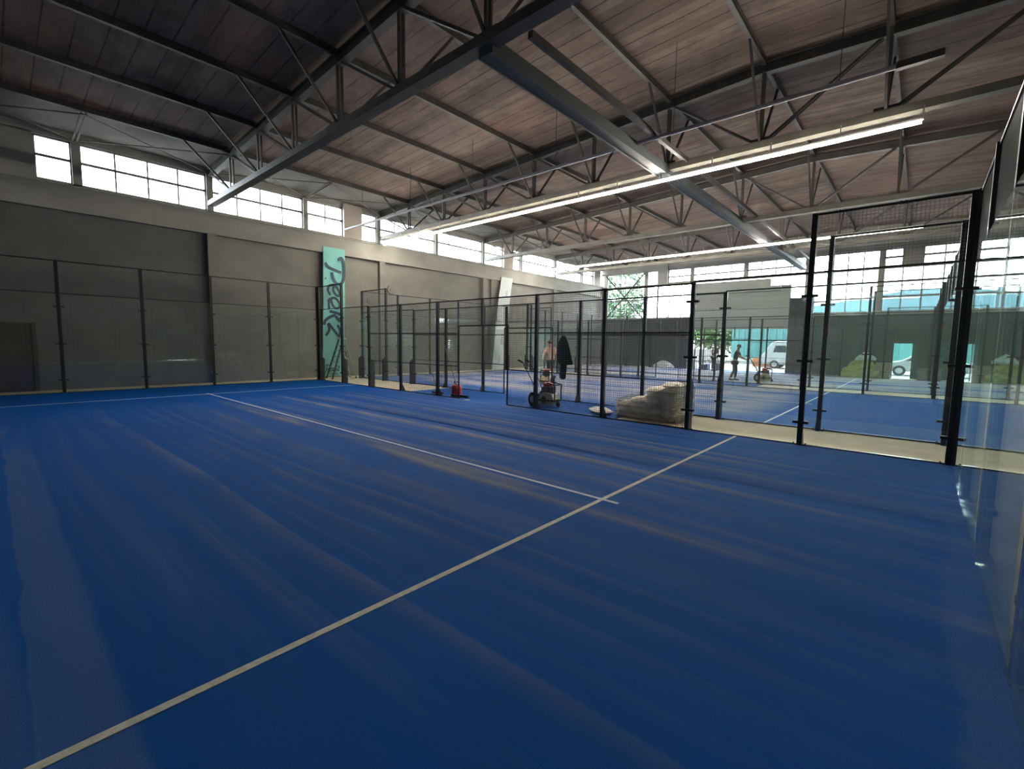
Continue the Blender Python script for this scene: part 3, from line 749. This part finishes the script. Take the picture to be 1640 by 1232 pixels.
# ------------------------------------------------------------------ walk-behind brushing machines
M_cream = plain('cream_paint', (.50, .42, .27), .45, var=.2, scale=8)
M_red = plain('red_engine_cover', (.55, .03, .03), .4)
M_tyre = plain('black_rubber', (.015, .015, .015), .8)
M_engine = plain('engine_black', (.03, .03, .03), .5)
def sweeper(loc, rz, label):
    """front towards +x"""
    o = Vector((0, 0, 0)); t = empty('brushing_machine', loc, label, 'turf machine', 'walk-behind turf machines', rz)
    for y in (-.28, .28):
        mb = MB(); mb.lathe([(.06, y - .05), (.15, y - .05), (.17, y - .035), (.17, y + .035), (.15, y + .05), (.06, y + .05)], (-.32, 0, .17), 'y', 20); w_ = mb.build('wheel', M_tyre, t)
        mb = MB(); mb.lathe([(.07, y - .055), (.085, y - .052), (.085, y + .052), (.07, y + .055)], (-.32, 0, .17), 'y', 16); mb.build('wheel_rim', M_alu, w_)
    mb = MB(); mb.tube((-.32, -.28, .17), (-.32, .28, .17), .02); mb.box((-.36, -.2, .14), (.42, .2, .18)); mb.bar((.40, -.2, .16), (.40, -.2, .52), .03); mb.bar((.40, .2, .16), (.40, .2, .52), .03); mb.bar((.40, -.2, .52), (.40, .2, .52), .03); mb.bar((.40, -.2, .52), (.12, -.2, .56), .03); mb.bar((.40, .2, .52), (.12, .2, .56), .03)
    mb.build('frame', M_black, t)
    mb = MB(); mb.prism([(-.18, .05), (.34, .05), (.37, .16), (.30, .30), (.05, .34), (-.12, .30), (-.20, .18)], lambda u, v, d: (u, -.19 + d, v), .38); mb.build('brush_housing', M_cream, t, bevel=.01)
    mb = MB(); mb.tube((.02, -.21, .17), (.02, .21, .17), .085, 16); mb.build('drive_pulley', M_engine, t)
    mb = MB(); mb.box((-.08, -.14, .34), (.20, .14, .47)); mb.tube((.20, 0, .40), (.28, 0, .40), .09, 14); mb.box((-.16, -.08, .36), (-.08, .08, .45)); mb.build('engine', M_engine, t, bevel=.01)
    mb = MB(); mb.blob((.05, 0, .51), (.15, .13, .055), power=.7); mb.build('fuel_tank', M_red, t, smooth_=True)
    mb = MB(); mb.lathe([(.02, -.03), (.06, -.025), (.06, .025), (.02, .03)], (.42, 0, .062), 'y', 14); mb.build('caster_wheel', M_tyre, t)
    mb = MB(); mb.bar((.42, 0, .06), (.40, 0, .18), .03); mb.build('caster_fork', M_black, t)
    for y in (-.2, .2):
        mb = MB(); mb.path([(-.18, y * .8, .2), (-.40, y, .55), (-.78, y, 1.0), (-.92, y, 1.04)], .014, 8); hb = mb.build('handlebar', M_black, t)
        mb = MB(); mb.tube((-.82, y, 1.012), (-.98, y, 1.06), .022, 8); mb.build('grip', M_tyre, hb)
    mb = MB(); mb.bar((-.62, -.2, .81), (-.62, .2, .81), .02); mb.build('cross_bar', M_black, t)
    return t
s1 = sweeper((5.62, 5.05, .013), -PI / 2 + .12, 'cream and black turf machine with red tank, just behind the near mesh')
s1.scale = (.86, .92, 1.18)
s2 = copy_tree(s1); s2.location = (10.75, 8.95, .014); s2.rotation_euler = (0, 0, PI + .4); s2['label'] = 'cream turf machine pushed by the person in a pale shirt'
s3 = copy_tree(s1); s3.location = (20.75, 3.15, .014); s3.rotation_euler = (0, 0, -PI / 2 + .2); s3['label'] = 'turf machine pushed by the person in a cap on the farthest court'

# ------------------------------------------------------------------ pallet of sand bags
def make_bag(name, seed, mat, L=.56, Wd=.38, H=.142):
    mb = MB(); rnd = random.Random(seed); nu, nv = 14, 9; vs = []; fs = []
    top = {}; bot = {}
    for i in range(nu + 1):
        for j in range(nv + 1):
            u = i / nu * 2 - 1; v = j / nv * 2 - 1
            e = (1 - abs(u) ** 4) * (1 - abs(v) ** 3); e = max(0, e) ** .55
            x = u * L / 2 * (1 - .04 * v * v); y = v * Wd / 2 * (1 - .06 * u * u)
            r = rnd.uniform(-.006, .006)
            top[i, j] = len(vs); vs.append((x, y, H * .5 + H * .5 * e + (r if e > .1 else 0)))
            bot[i, j] = len(vs); vs.append((x, y, H * .5 - H * .48 * e))
    for i in range(nu):
        for j in range(nv):
            fs.append((top[i, j], top[i + 1, j], top[i + 1, j + 1], top[i, j + 1])); fs.append((bot[i, j], bot[i, j + 1], bot[i + 1, j + 1], bot[i + 1, j]))
    for i in range(nu):
        fs.append((top[i, 0], bot[i, 0], bot[i + 1, 0], top[i + 1, 0])); fs.append((top[i, nv], top[i + 1, nv], bot[i + 1, nv], bot[i, nv]))
    for j in range(nv):
        fs.append((top[0, j], top[0, j + 1], bot[0, j + 1], bot[0, j])); fs.append((top[nu, j], bot[nu, j], bot[nu, j + 1], top[nu, j + 1]))
    mb.add(vs, fs); return mb.build(name, mat, None, smooth_=True)
M_bag = plain('woven_sand_bag', (.72, .66, .55), .7, var=.25, scale=9, bump=.3)
M_bag2 = plain('brown_sand_bag', (.54, .46, .36), .7, var=.3, scale=9, bump=.3)
PX, PY = 6.0, 2.12       # pallet centre
o = Vector((PX, PY, 0)); t = empty('pallet', o, 'wooden pallet under the stack of sand bags', 'pallet')
M_pal = plain('pallet_wood', (.36, .25, .13), .8, var=.25, scale=12)
for k in range(3):
    mb = MB(o); x = PX - .42 + k * .42; mb.box((x - .04, PY - .72, .022), (x + .04, PY + .72, .10)); mb.build('runner', M_pal, t)
for k in range(7):
    mb = MB(o); y = PY - .66 + k * .22; mb.box((PX - .5, y - .06, .10), (PX + .5, y + .06, .122)); mb.build('board', M_pal, t)
for k in range(3):
    mb = MB(o); x = PX - .42 + k * .42; mb.box((x - .05, PY - .72, .001), (x + .05, PY + .72, .022)); mb.build('bottom_board', M_pal, t)
bags = [make_bag('sand_bag', 11, M_bag), make_bag('sand_bag', 12, M_bag2), make_bag('sand_bag', 13, M_bag)]
first = [True] * 3
rows = ['lowest', 'second', 'third', 'fourth', 'fifth', 'sixth', 'seventh', 'topmost']
heights = [6, 5, 3, 2]          # layers per slot, nearest the camera corner first (y ascending)
slots = [PY - .53, PY - .17, PY + .20, PY + .56]
cols = {0: 'at the gate-post end', 1: 'next to the gate-post end', 2: 'toward the far end', 3: 'at the far end'}
for si, y in enumerate(slots):
    for L in range(heights[si]):
        for cx_ in (0, 1):
            k = (si + L + cx_) % 3 if si > 1 else (0 if (L + cx_) % 2 else 2)
            b = bags[k] if first[k] else bags[k].copy()
            if not first[k]: C.objects.link(b)
            first[k] = False
            b.location = (PX - .27 + cx_ * .53 + random.uniform(-.015, .015), y + random.uniform(-.015, .015), .124 + L * .128)
            b.rotation_euler = (random.uniform(-.02, .02), random.uniform(-.02, .02), random.uniform(-.05, .05))
            if L == heights[si] - 1: b.rotation_euler.x += random.uniform(-.06, .06); b.rotation_euler.z += .1
            tag(b, 'sand bag in the %s row, %s, %s side' % (rows[L], cols[si], ('near mesh', 'middle court')[cx_]), 'sand bag', 'sand bags stacked on the pallet')
b = bags[2].copy(); C.objects.link(b); b.location = (5.62, 3.35, .014); b.rotation_euler = (0, 0, .9); b.scale = (1.15, 1.2, 1)
tag(b, 'single sand bag lying flat on the turf left of the pallet', 'sand bag')
# crumpled clear film around the low part of the stack
M_film = glass_mat('clear_film', (.92, .90, .86), .22)
mb = MB((PX, PY, 0)); rnd = random.Random(5); nseg = 26; nh = 7
ring = []
a, bq = .60, .78
for i in range(nseg):
    th = 2 * PI * i / nseg; cxx = math.copysign(abs(math.cos(th)) ** .35, math.cos(th)) * a; cyy = math.copysign(abs(math.sin(th)) ** .35, math.sin(th)) * bq
    ring.append((cxx, cyy))
vs = []; fs = []
for j in range(nh + 1):
    for i, (x, y) in enumerate(ring):
        htop = .40 if y > .3 else (.52 if y > -.1 else .78)
        k = 1 + rnd.uniform(0, .045)
        vs.append((PX + x * k, PY + y * k, .06 + j / nh * htop + (rnd.uniform(-.06, .06) if j == nh else 0)))
for j in range(nh):
    for i in range(nseg):
        fs.append((j * nseg + i, j * nseg + (i + 1) % nseg, (j + 1) * nseg + (i + 1) % nseg, (j + 1) * nseg + i))
mb.add(vs, fs); q = mb.build('plastic_wrap', M_film); so = q.modifiers.new('thick', 'SOLIDIFY'); so.thickness = .002
tag(q, 'crumpled clear plastic film wrapped round the sand bag stack', 'plastic wrap')

# ------------------------------------------------------------------ jacket on the fence
o = Vector((6.93, 5.45, 2.0)); t = empty('jacket', o, 'long black hooded jacket hanging from the mesh fence of the middle court', 'jacket')
M_jack = plain('black_cloth', (.006, .007, .008), .9)
def loft(mb, secs, n=16):
    """secs: (cx,cy,z,rx,ry)"""
    vs = []; fs = []
    for (cx_, cy_, z, rx, ry) in secs:
        for i in range(n):
            a_ = 2 * PI * i / n; w_ = 1 + .10 * math.sin(3 * a_ + z * 5)
            vs.append((cx_ + math.cos(a_) * rx * w_, cy_ + math.sin(a_) * ry * w_, z))
    for k in range(len(secs) - 1):
        for i in range(n): fs.append((k * n + i, k * n + (i + 1) % n, (k + 1) * n + (i + 1) % n, (k + 1) * n + i))
    fs += [tuple(range(n))[::-1], tuple(range((len(secs) - 1) * n, len(secs) * n))]
    mb.add(vs, fs)
mb = MB(o); loft(mb, [(6.93, 5.36, 1.10, .07, .22), (6.93, 5.40, 1.15, .09, .30), (6.93, 5.44, 1.35, .10, .26), (6.93, 5.45, 1.6, .10, .24), (6.93, 5.45, 1.8, .09, .17), (6.93, 5.45, 1.92, .07, .11), (6.93, 5.45, 1.98, .04, .06)]); mb.build('body', M_jack, t, smooth_=True, sub=1)
mb = MB(o); loft(mb, [(6.93, 5.45, .66, .04, .10), (6.93, 5.45, .72, .05, .115), (6.93, 5.44, 1.0, .06, .12), (6.93, 5.44, 1.2, .06, .13)]); mb.build('sleeve', M_jack, t, smooth_=True, sub=1)

# ------------------------------------------------------------------ people
def skin_obj(name, verts, edges, radii, mat, parent, root=0, sub=2):
    me = bpy.data.meshes.new(name); me.from_pydata(verts, edges, []); me.materials.append(mat)
    ob = bpy.data.objects.new(name, me); C.objects.link(ob); ob.parent = parent
    sk = ob.modifiers.new('skin', 'SKIN'); sk.use_smooth_shade = True
    for i, r in enumerate(radii):
        sv = me.skin_vertices[0].data[i]; sv.radius = (r, r) if not isinstance(r, tuple) else r; sv.use_root = (i == root)
    su = ob.modifiers.new('sub', 'SUBSURF'); su.levels = sub; su.render_levels = sub
    return ob
M_skin = plain('skin', (.50, .27, .19), .55)
def person(loc, rz, label, J, shirt, legs, shoes, hair, cap=None, long_legs=True, scale=1.0):
    """front = -y. J holds joints; left = +x side"""
    t = empty('person', loc, label, 'person', rz=rz); t.scale = (scale,) * 3
    V = []; E = []; Rr = []
    def v(p, r): V.append(tuple(p)); Rr.append(r); return len(V) - 1
    pel = v(J['pelvis'], .12); sp = v(J['spine'], .115); ch = v(J['chest'], (.15, .12)); nk = v(J['neck'], .055)
    hb = v(J['head0'], .072); hm = v(J['head1'], .092); ht = v(J['head2'], .062)
    E += [(pel, sp), (sp, ch), (ch, nk), (nk, hb), (hb, hm), (hm, ht)]
    for s in ('L', 'R'):
        sx = 1 if s == 'L' else -1
        a = v(J['sh' + s], .058); b = v(J['el' + s], .042); c = v(J['wr' + s], .028)
        E += [(ch, a), (a, b), (b, c)]
        w = Vector(J['wr' + s]); d = (w - Vector(J['el' + s])).normalized(); side = d.cross(Vector((0, 0, 1))).normalized() * sx
        if side.length < .5: side = Vector((1, 0, 0))
        down = side.cross(d).normalized()
        if down.z > 0: down = -down
        pm = v(w + d * .055, .032); E.append((c, pm))
        for k, (off, ln) in enumerate(((-.030, .070), (-.010, .080), (.010, .076), (.030, .060))):
            f0 = v(w + d * .085 + side * off, .0095); f1 = v(w + d * (.085 + ln * .5) + side * off + down * .012, .0088); f2 = v(w + d * (.085 + ln * .72) + side * off + down * .045, .008)
            E += [(pm, f0), (f0, f1), (f1, f2)]
        t0 = v(w + d * .035 - side * .038, .010); t1 = v(w + d * .075 - side * .055 + down * .02, .009); E += [(pm, t0), (t0, t1)]
        h = v(J['hip' + s], .088); kn = v(J['kn' + s], .056); cf = v(Vector(J['kn' + s]).lerp(Vector(J['an' + s]), .35), .054); an = v(J['an' + s], .037)
        toe = v(J['toe' + s], .032); E += [(pel, h), (h, kn), (kn, cf), (cf, an), (an, toe)]
    skin_obj('body', V, E, Rr, M_skin, t)
    # clothes
    V = []; E = []; Rr = []
    pel = v(J['pelvis'], (.15, .125)); sp = v(J['spine'], (.145, .125)); ch = v(J['chest'], (.175, .14)); nk = v(Vector(J['chest']).lerp(Vector(J['neck']), .55), .075)
    E += [(pel, sp), (sp, ch), (ch, nk)]
    for s in ('L', 'R'):
        a = v(J['sh' + s], .078); b = v(Vector(J['sh' + s]).lerp(Vector(J['el' + s]), .75), .066); E += [(ch, a), (a, b)]
    skin_obj('shirt', V, E, Rr, shirt, t)
    V = []; E = []; Rr = []
    pel = v(Vector(J['pelvis']) + Vector((0, 0, .03)), (.165, .13)); 
    for s in ('L', 'R'):
        h = v(J['hip' + s], .105); k1 = v(Vector(J['hip' + s]).lerp(Vector(J['kn' + s]), .85), .083); E += [(pel, h), (h, k1)]
        if long_legs:
            k2 = v(J['kn' + s], .074); k3 = v(Vector(J['kn' + s]).lerp(Vector(J['an' + s]), .88), .062); E += [(k1, k2), (k2, k3)]
    skin_obj('trousers' if long_legs else 'shorts', V, E, Rr, legs, t)
    for s in ('L', 'R'):
        an, toe = Vector(J['an' + s]), Vector(J['toe' + s]); d = (toe - an); d.z = 0; d.normalize()
        V = [tuple(an + Vector((0, 0, .03))), tuple(an - d * .03 - Vector((0, 0, .04))), tuple(toe - d * .05 + Vector((0, 0, .01))), tuple(toe + d * .03)]
        skin_obj('shoe', V, [(0, 1), (1, 2), (2, 3)], [.048, .050, .045, .034], shoes, t, sub=1)
    h1 = Vector(J['head1']); f = Vector(J.get('face', (0, -1, 0))).normalized(); sd = f.cross(Vector((0, 0, 1))).normalized(); up = sd.cross(f)
    mb = MB(); mb.add([h1 + f * .085 + up * .015, h1 + f * .092 - up * .03 + sd * .016, h1 + f * .092 - up * .03 - sd * .016, h1 + f * .118 - up * .025], [(0, 1, 3), (0, 3, 2), (1, 2, 3), (0, 2, 1)]); mb.build('nose', M_skin, t)
    for k in (-1, 1):
        mb = MB(); mb.blob(h1 + f * .083 + up * .02 + sd * .032 * k, (.011, .011, .008), 8, 6); mb.build('eye', M_tyre, t)
        mb = MB(); mb.blob(h1 + sd * .092 * k - f * .005, (.012, .018, .028), 8, 6); mb.build('ear', M_skin, t, smooth_=True)
    mb = MB(); mb.bar(h1 + f * .086 - up * .055 - sd * .022, h1 + f * .086 - up * .055 + sd * .022, .008, .006); mb.build('mouth', plain('lips', (.35, .12, .10), .5), t)
    mb = MB(); mb.blob(h1 - f * .018 + up * .038, (.098, .098, .082), 16, 10, noise=.03); mb.build('hair', hair, t, smooth_=True)
    if cap:
        mb = MB(); mb.blob(h1 + up * .055 - f * .004, (.104, .104, .066), 16, 8); mb.build('cap', cap, t, smooth_=True)
        mb = MB(); mb.bar(h1 + f * .07 + up * .045, h1 + f * .18 + up * .03, .13, .012); mb.build('cap_peak', cap, t)
    return t
J1 = dict(pelvis=(0, .05, .96), spine=(0, .02, 1.16), chest=(0, -.05, 1.40), neck=(0, -.10, 1.54), head0=(0, -.14, 1.60), head1=(0, -.17, 1.68), head2=(0, -.165, 1.76), face=(.1, -1, -.55),
          shL=(.19, -.05, 1.45), shR=(-.19, -.05, 1.45), elL=(.27, -.18, 1.20), elR=(-.27, -.16, 1.20), wrL=(.22, -.42, 1.08), wrR=(-.22, -.42, 1.08),
          hipL=(.10, .05, .90), hipR=(-.10, .05, .90), knL=(.12, -.14, .52), knR=(-.12, .10, .50), anL=(.13, -.22, .09), anR=(-.12, .38, .13), toeL=(.14, -.38, .035), toeR=(-.12, .25, .04))
p1 = person((11.9, 9.62, .014), -1.15, 'person in pale pink shirt and dark shorts bending over a cream turf machine', J1, plain('pale_pink_shirt', (.55, .36, .30), .8), plain('dark_shorts', (.03, .035, .03), .8), plain('dark_shoe', (.02, .02, .025), .7), plain('brown_hair', (.06, .035, .02), .8), long_legs=False, scale=1.03)
J3 = dict(J1); J3.update(pelvis=(0, .04, .95), spine=(0, .03, 1.16), chest=(0, -.03, 1.40), neck=(0, -.06, 1.54), head0=(0, -.08, 1.60), head1=(0, -.10, 1.69), head2=(0, -.10, 1.77), face=(0, -1, -.3),
                         knL=(.11, -.02, .50), knR=(-.11, .04, .50), anL=(.11, .02, .09), anR=(-.11, .22, .09), toeL=(.12, -.15, .035), toeR=(-.12, .06, .035))
M_dsh = plain('dark_grey_shirt', (.035, .045, .045), .8); M_olive = plain('olive_trousers', (.07, .065, .04), .8); M_dshoe = plain('dark_shoe', (.02, .02, .025), .7)
p3 = person((20.35, 4.35, .014), .15, 'person in dark cap, dark shirt and olive trousers on the farthest court', J3, M_dsh, M_olive, M_dshoe, plain('dark_hair', (.02, .015, .01), .8), cap=M_dsh)
J2 = dict(J3); J2.update(elL=(.26, -.05, 1.16), elR=(-.26, -.03, 1.16), wrL=(.20, -.26, 1.02), wrR=(-.22, -.24, 1.0))
p2 = person((28.3, 7.95, .014), 1.2, 'person in dark clothes by the gateway, seen beside a tall black post', J2, M_dsh, plain('dark_trousers', (.03, .03, .04), .8), M_dshoe, plain('dark_hair', (.02, .015, .01), .8))

# ------------------------------------------------------------------ clutter near the gateway wall
M_yel = plain('yellow_tarp', (.38, .36, .09), .6, var=.3, scale=4); M_white_f = plain('white_sheet', (.55, .58, .58), .6, var=.2, scale=4)
def heap(c, rx, ry, h, mat, label, cat, name, seed):
    mb = MB(c); rnd = random.Random(seed); n, m_ = 18, 7; vs = []; fs = []
    for j in range(m_ + 1):
        for i in range(n):
            a_ = 2 * PI * i / n; r = (1 - (j / m_) ** 1.6) * rnd.uniform(.82, 1.12); z = c[2] + (h * (j / m_) ** .8 * rnd.uniform(.9, 1.1) if j else 0)
            vs.append((c[0] + math.cos(a_) * rx * r, c[1] + math.sin(a_) * ry * r, z))
    for j in range(m_):
        for i in range(n): fs.append((j * n + i, j * n + (i + 1) % n, (j + 1) * n + (i + 1) % n, (j + 1) * n + i))
    fs.append(tuple(range(n))[::-1]); mb.add(vs, fs)
    return tag(mb.build(name, mat), label, cat)
heap((29.75, -.05, .003), .55, 1.15, 1.15, M_yel, 'heap of yellow plastic sheeting piled against the dark wall', 'plastic heap', 'plastic_heap', 1)
heap((29.8, -.15, 1.02), .28, .5, .5, M_white_f, 'white plastic sheet on top of the yellow heap', 'plastic sheet', 'plastic_sheet', 2)
heap((29.9, 12.2, .001), .35, .9, .55, M_white_f, 'crumpled white plastic sheeting at the foot of the charcoal wall', 'plastic heap', 'plastic_heap', 3)
M_ply = plain('timber_sheet', (.34, .26, .17), .8, var=.2, scale=6)
for k in range(6):
    mb = MB((29.8, -1.0, .1)); mb.box((29.45, -1.35 + .02 * (k % 2), .002 + k * .15), (30.2, -.62 - .02 * (k % 3), .14 + k * .15))
    tag(mb.build('timber_stack_board', M_ply), 'pale timber bundle left of the nearer doorway, %s of six from the floor' % ['first', 'second', 'third', 'fourth', 'fifth', 'sixth'][k], 'timber', 'timber bundles beside the yellow heap')
mb = MB((29.9, -2.9, 0)); mb.box((29.6, -3.3, .002), (30.2, -2.5, .6)); mb.box((29.65, -3.25, .6), (30.15, -2.55, .63)); tag(mb.build('cardboard_box', plain('brown_box', (.2, .15, .11), .8)), 'brown cardboard box between the two doorways', 'box')
for (x, y, w_, h_, m, lb) in ((29.9, 10.0, .6, .75, M_white_f, 'white crate at the left edge of the open gateway'), (29.8, 9.05, .55, .42, plain('blue_crate', (.04, .07, .2), .5), 'blue crate in the open gateway'), (29.9, 8.1, .35, .5, plain('grey_crate', (.2, .2, .2), .6), 'small grey crate in the open gateway')):
    o = Vector((x, y, 0)); t = empty('crate', o, lb, 'crate', 'crates in the gateway')
    mb = MB(o); mb.box((x - w_ / 2, y - w_ / 2, .014), (x + w_ / 2, y + w_ / 2, h_ * .85)); mb.build('body', m, t)
    mb = MB(o); mb.box((x - w_ / 2 - .02, y - w_ / 2 - .02, h_ * .85), (x + w_ / 2 + .02, y + w_ / 2 + .02, h_)); mb.build('rim', m, t)

# ------------------------------------------------------------------ outdoors
M_yard = plain('pale_yard', (.20, .185, .16), .9, var=.2, scale=.5)
mb = MB(); mb.box((R + .3, -60, -.2), (130, 90, -.02)); struct(mb, 'ground', M_yard)
mb = MB(); mb.box((-80, Y1 + .3, -.2), (R + .3, 90, -.02)); struct(mb, 'ground.001', M_yard)
M_tealb = plain('teal_cladding', (.022, .098, .095), .6, var=.1, scale=.6)
M_tealr = plain('teal_roof', (.034, .085, .100), .6, var=.1, scale=.4)
t = empty('building', (48, 0, 0), 'long teal clad building outside across the yard', 'building')
o = Vector((48, 0, 0))
mb = MB(o); mb.box((46, -22, -.02), (60, 12.0, 4.4)); mb.build('wall', M_tealb, t)
mb = MB(o); mb.box((45.9, -22, -.02), (46, 12.05, .55)); mb.build('plinth', plain('white_plinth', (.2, .2, .19), .7), t)
mb = MB(o); mb.prism([(12.3, 4.35), (-22, 4.35), (-22, 6.3), (-1.2, 6.5), (4.2, 5.6), (12.3, 4.7)], lambda u, v, d: (45.8 + d, u, v), 14.5); mb.build('roof', M_tealr, t)
for y in range(-21, 12, 1):
    pass
mb = MB(o)
for k in range(60):
    y = -21.7 + k * .56; mb.box((45.95, y, .55), (46.0, y + .28, 4.35))
q = mb.build('cladding_ribs', M_tealb, t)
def tree(loc, r, h, mat, label, seed):
    o = Vector(loc); t = empty('tree', o, label, 'tree', 'trees beyond the yard'); rnd = random.Random(seed)
    mb = MB(o); mb.tube(o, o + Vector((.1, .1, h * .5)), .22, 8, .12); mb.build('trunk', M_wood, t)
    mb = MB(o)
    for k in range(3200):
        d = Vector((rnd.gauss(0, 1), rnd.gauss(0, 1), rnd.gauss(0, 1))).normalized() * r * rnd.uniform(.45, 1.0); d.z *= h / (2.4 * r)
        p = o + Vector((0, 0, h * .58)) + d; s_ = rnd.uniform(.22, .5)
        a_ = Vector((rnd.uniform(-1, 1), rnd.uniform(-1, 1), rnd.uniform(-1, 1))).normalized(); b_ = a_.orthogonal().normalized()
        mb.add([p, p + a_ * s_ + b_ * s_ * .4, p + a_ * s_ * 1.8, p + a_ * s_ - b_ * s_ * .4], [(0, 1, 2, 3)])
    mb.build('foliage', mat, t)
    return t
M_leaf = plain('bright_leaves', (.04, .10, .012), .6, var=.4, scale=1.5); M_leaf2 = plain('soft_leaves', (.05, .11, .04), .6, var=.4, scale=1.5)
tree((54, 15.6, 0), 4.0, 6.0, M_leaf, 'bright green tree seen through the open gateway', 1)
tree((58, 24.5, 0), 4.0, 5.4, M_leaf2, 'blue-green tree at the left edge of the gateway view', 2)
tree((47, 25.3, 0), 3.4, 13.5, M_leaf2, 'tall leafy tree outside the corner window', 3)
# yard railing
t = empty('railing', (40, 12, 0), 'dark metal railing outside in front of the trees', 'railing'); o = Vector((40, 12, 0))
mb = MB(o)
for z in (.25, 1.75): mb.bar((41, 10.6, z), (41, 18, z), .05)
mb.build('rail', M_steel, t)
mb = MB(o)
for k in range(46): mb.bar((41, 10.6 + k * .16, 0), (41, 10.6 + k * .16, 1.85), .025)
mb.build('balusters', M_steel, t)
mb = MB((43, 14, 0)); mb.box((42.6, 11.5, -.02), (42.9, 19, 1.35)); tag(mb.build('garden_wall', plain('white_render', (.25, .23, .21), .8, var=.2, scale=1)), 'low white wall behind the dark railing', 'wall')
# vehicles
M_wp = plain('white_car_paint', (.30, .31, .31), .25); M_dg = plain('dark_car_glass', (.02, .03, .03), .1)
def vehicle(name, loc, rz, prof, wprof, L, Wd, label, cat):
    t = empty(name, loc, label, cat, rz=rz)
    mb = MB(); mb.prism(prof, lambda u, v, d: (u, -Wd / 2 + d, v), Wd); mb.build('body', M_wp, t, bevel=.06)
    for s in (-1, 1):
        mb = MB(); mb.prism(wprof, lambda u, v, d: (u, s * (Wd / 2 + .004) - s * d, v), .02); mb.build('side_window', M_dg, t)
        for x in (L * .30, -L * .30):
            mb = MB(); mb.lathe([(.18, s * Wd / 2 - .1), (.33, s * Wd / 2 - .1), (.33, s * Wd / 2 + .03), (.20, s * Wd / 2 + .04)], (x, 0, .33), 'y', 22); w_ = mb.build('wheel', M_tyre, t)
            mb = MB(); mb.lathe([(.02, s * Wd / 2 + .0), (.19, s * Wd / 2 + .0), (.19, s * (Wd / 2 + .045))], (x, 0, .33), 'y', 16); mb.build('hub_cap', M_alu, w_)
    return t
car = vehicle('car', (35.2, -2.9, -.02), PI / 2, [(-2.1, .3), (2.1, .3), (2.15, .62), (2.0, .82), (1.2, .98), (.55, 1.42), (-.9, 1.46), (-1.7, 1.05), (-2.1, .95)], [(1.0, .98), (.45, 1.34), (-.8, 1.37), (-1.4, 1.0)], 4.3, 1.75, 'white car parked outside the nearer doorway', 'car')
van = vehicle('van', (38.2, 4.7, -.02), PI / 2, [(-2.4, .3), (2.5, .3), (2.55, .95), (2.35, 1.15), (1.75, 2.05), (1.4, 2.2), (-2.4, 2.2)], [(1.6, 1.3), (1.45, 1.85), (.7, 1.85), (.7, 1.3)], 4.9, 1.9, 'white van parked outside the gateway', 'van')
for s in (-1, 1):
    mb = MB(); mb.box((2.5, s * .7 - .12, .6), (2.58, s * .7 + .12, 1.0)); mb.build('lamp', M_red, van)
mb = MB((38, 8, 0)); mb.box((39.4, 6.9, 0), (39.6, 8.3, .75)); tag(mb.build('barrier_board', plain('orange_board', (.28, .09, .03), .6)), 'orange and white barrier board beside the van', 'barrier')
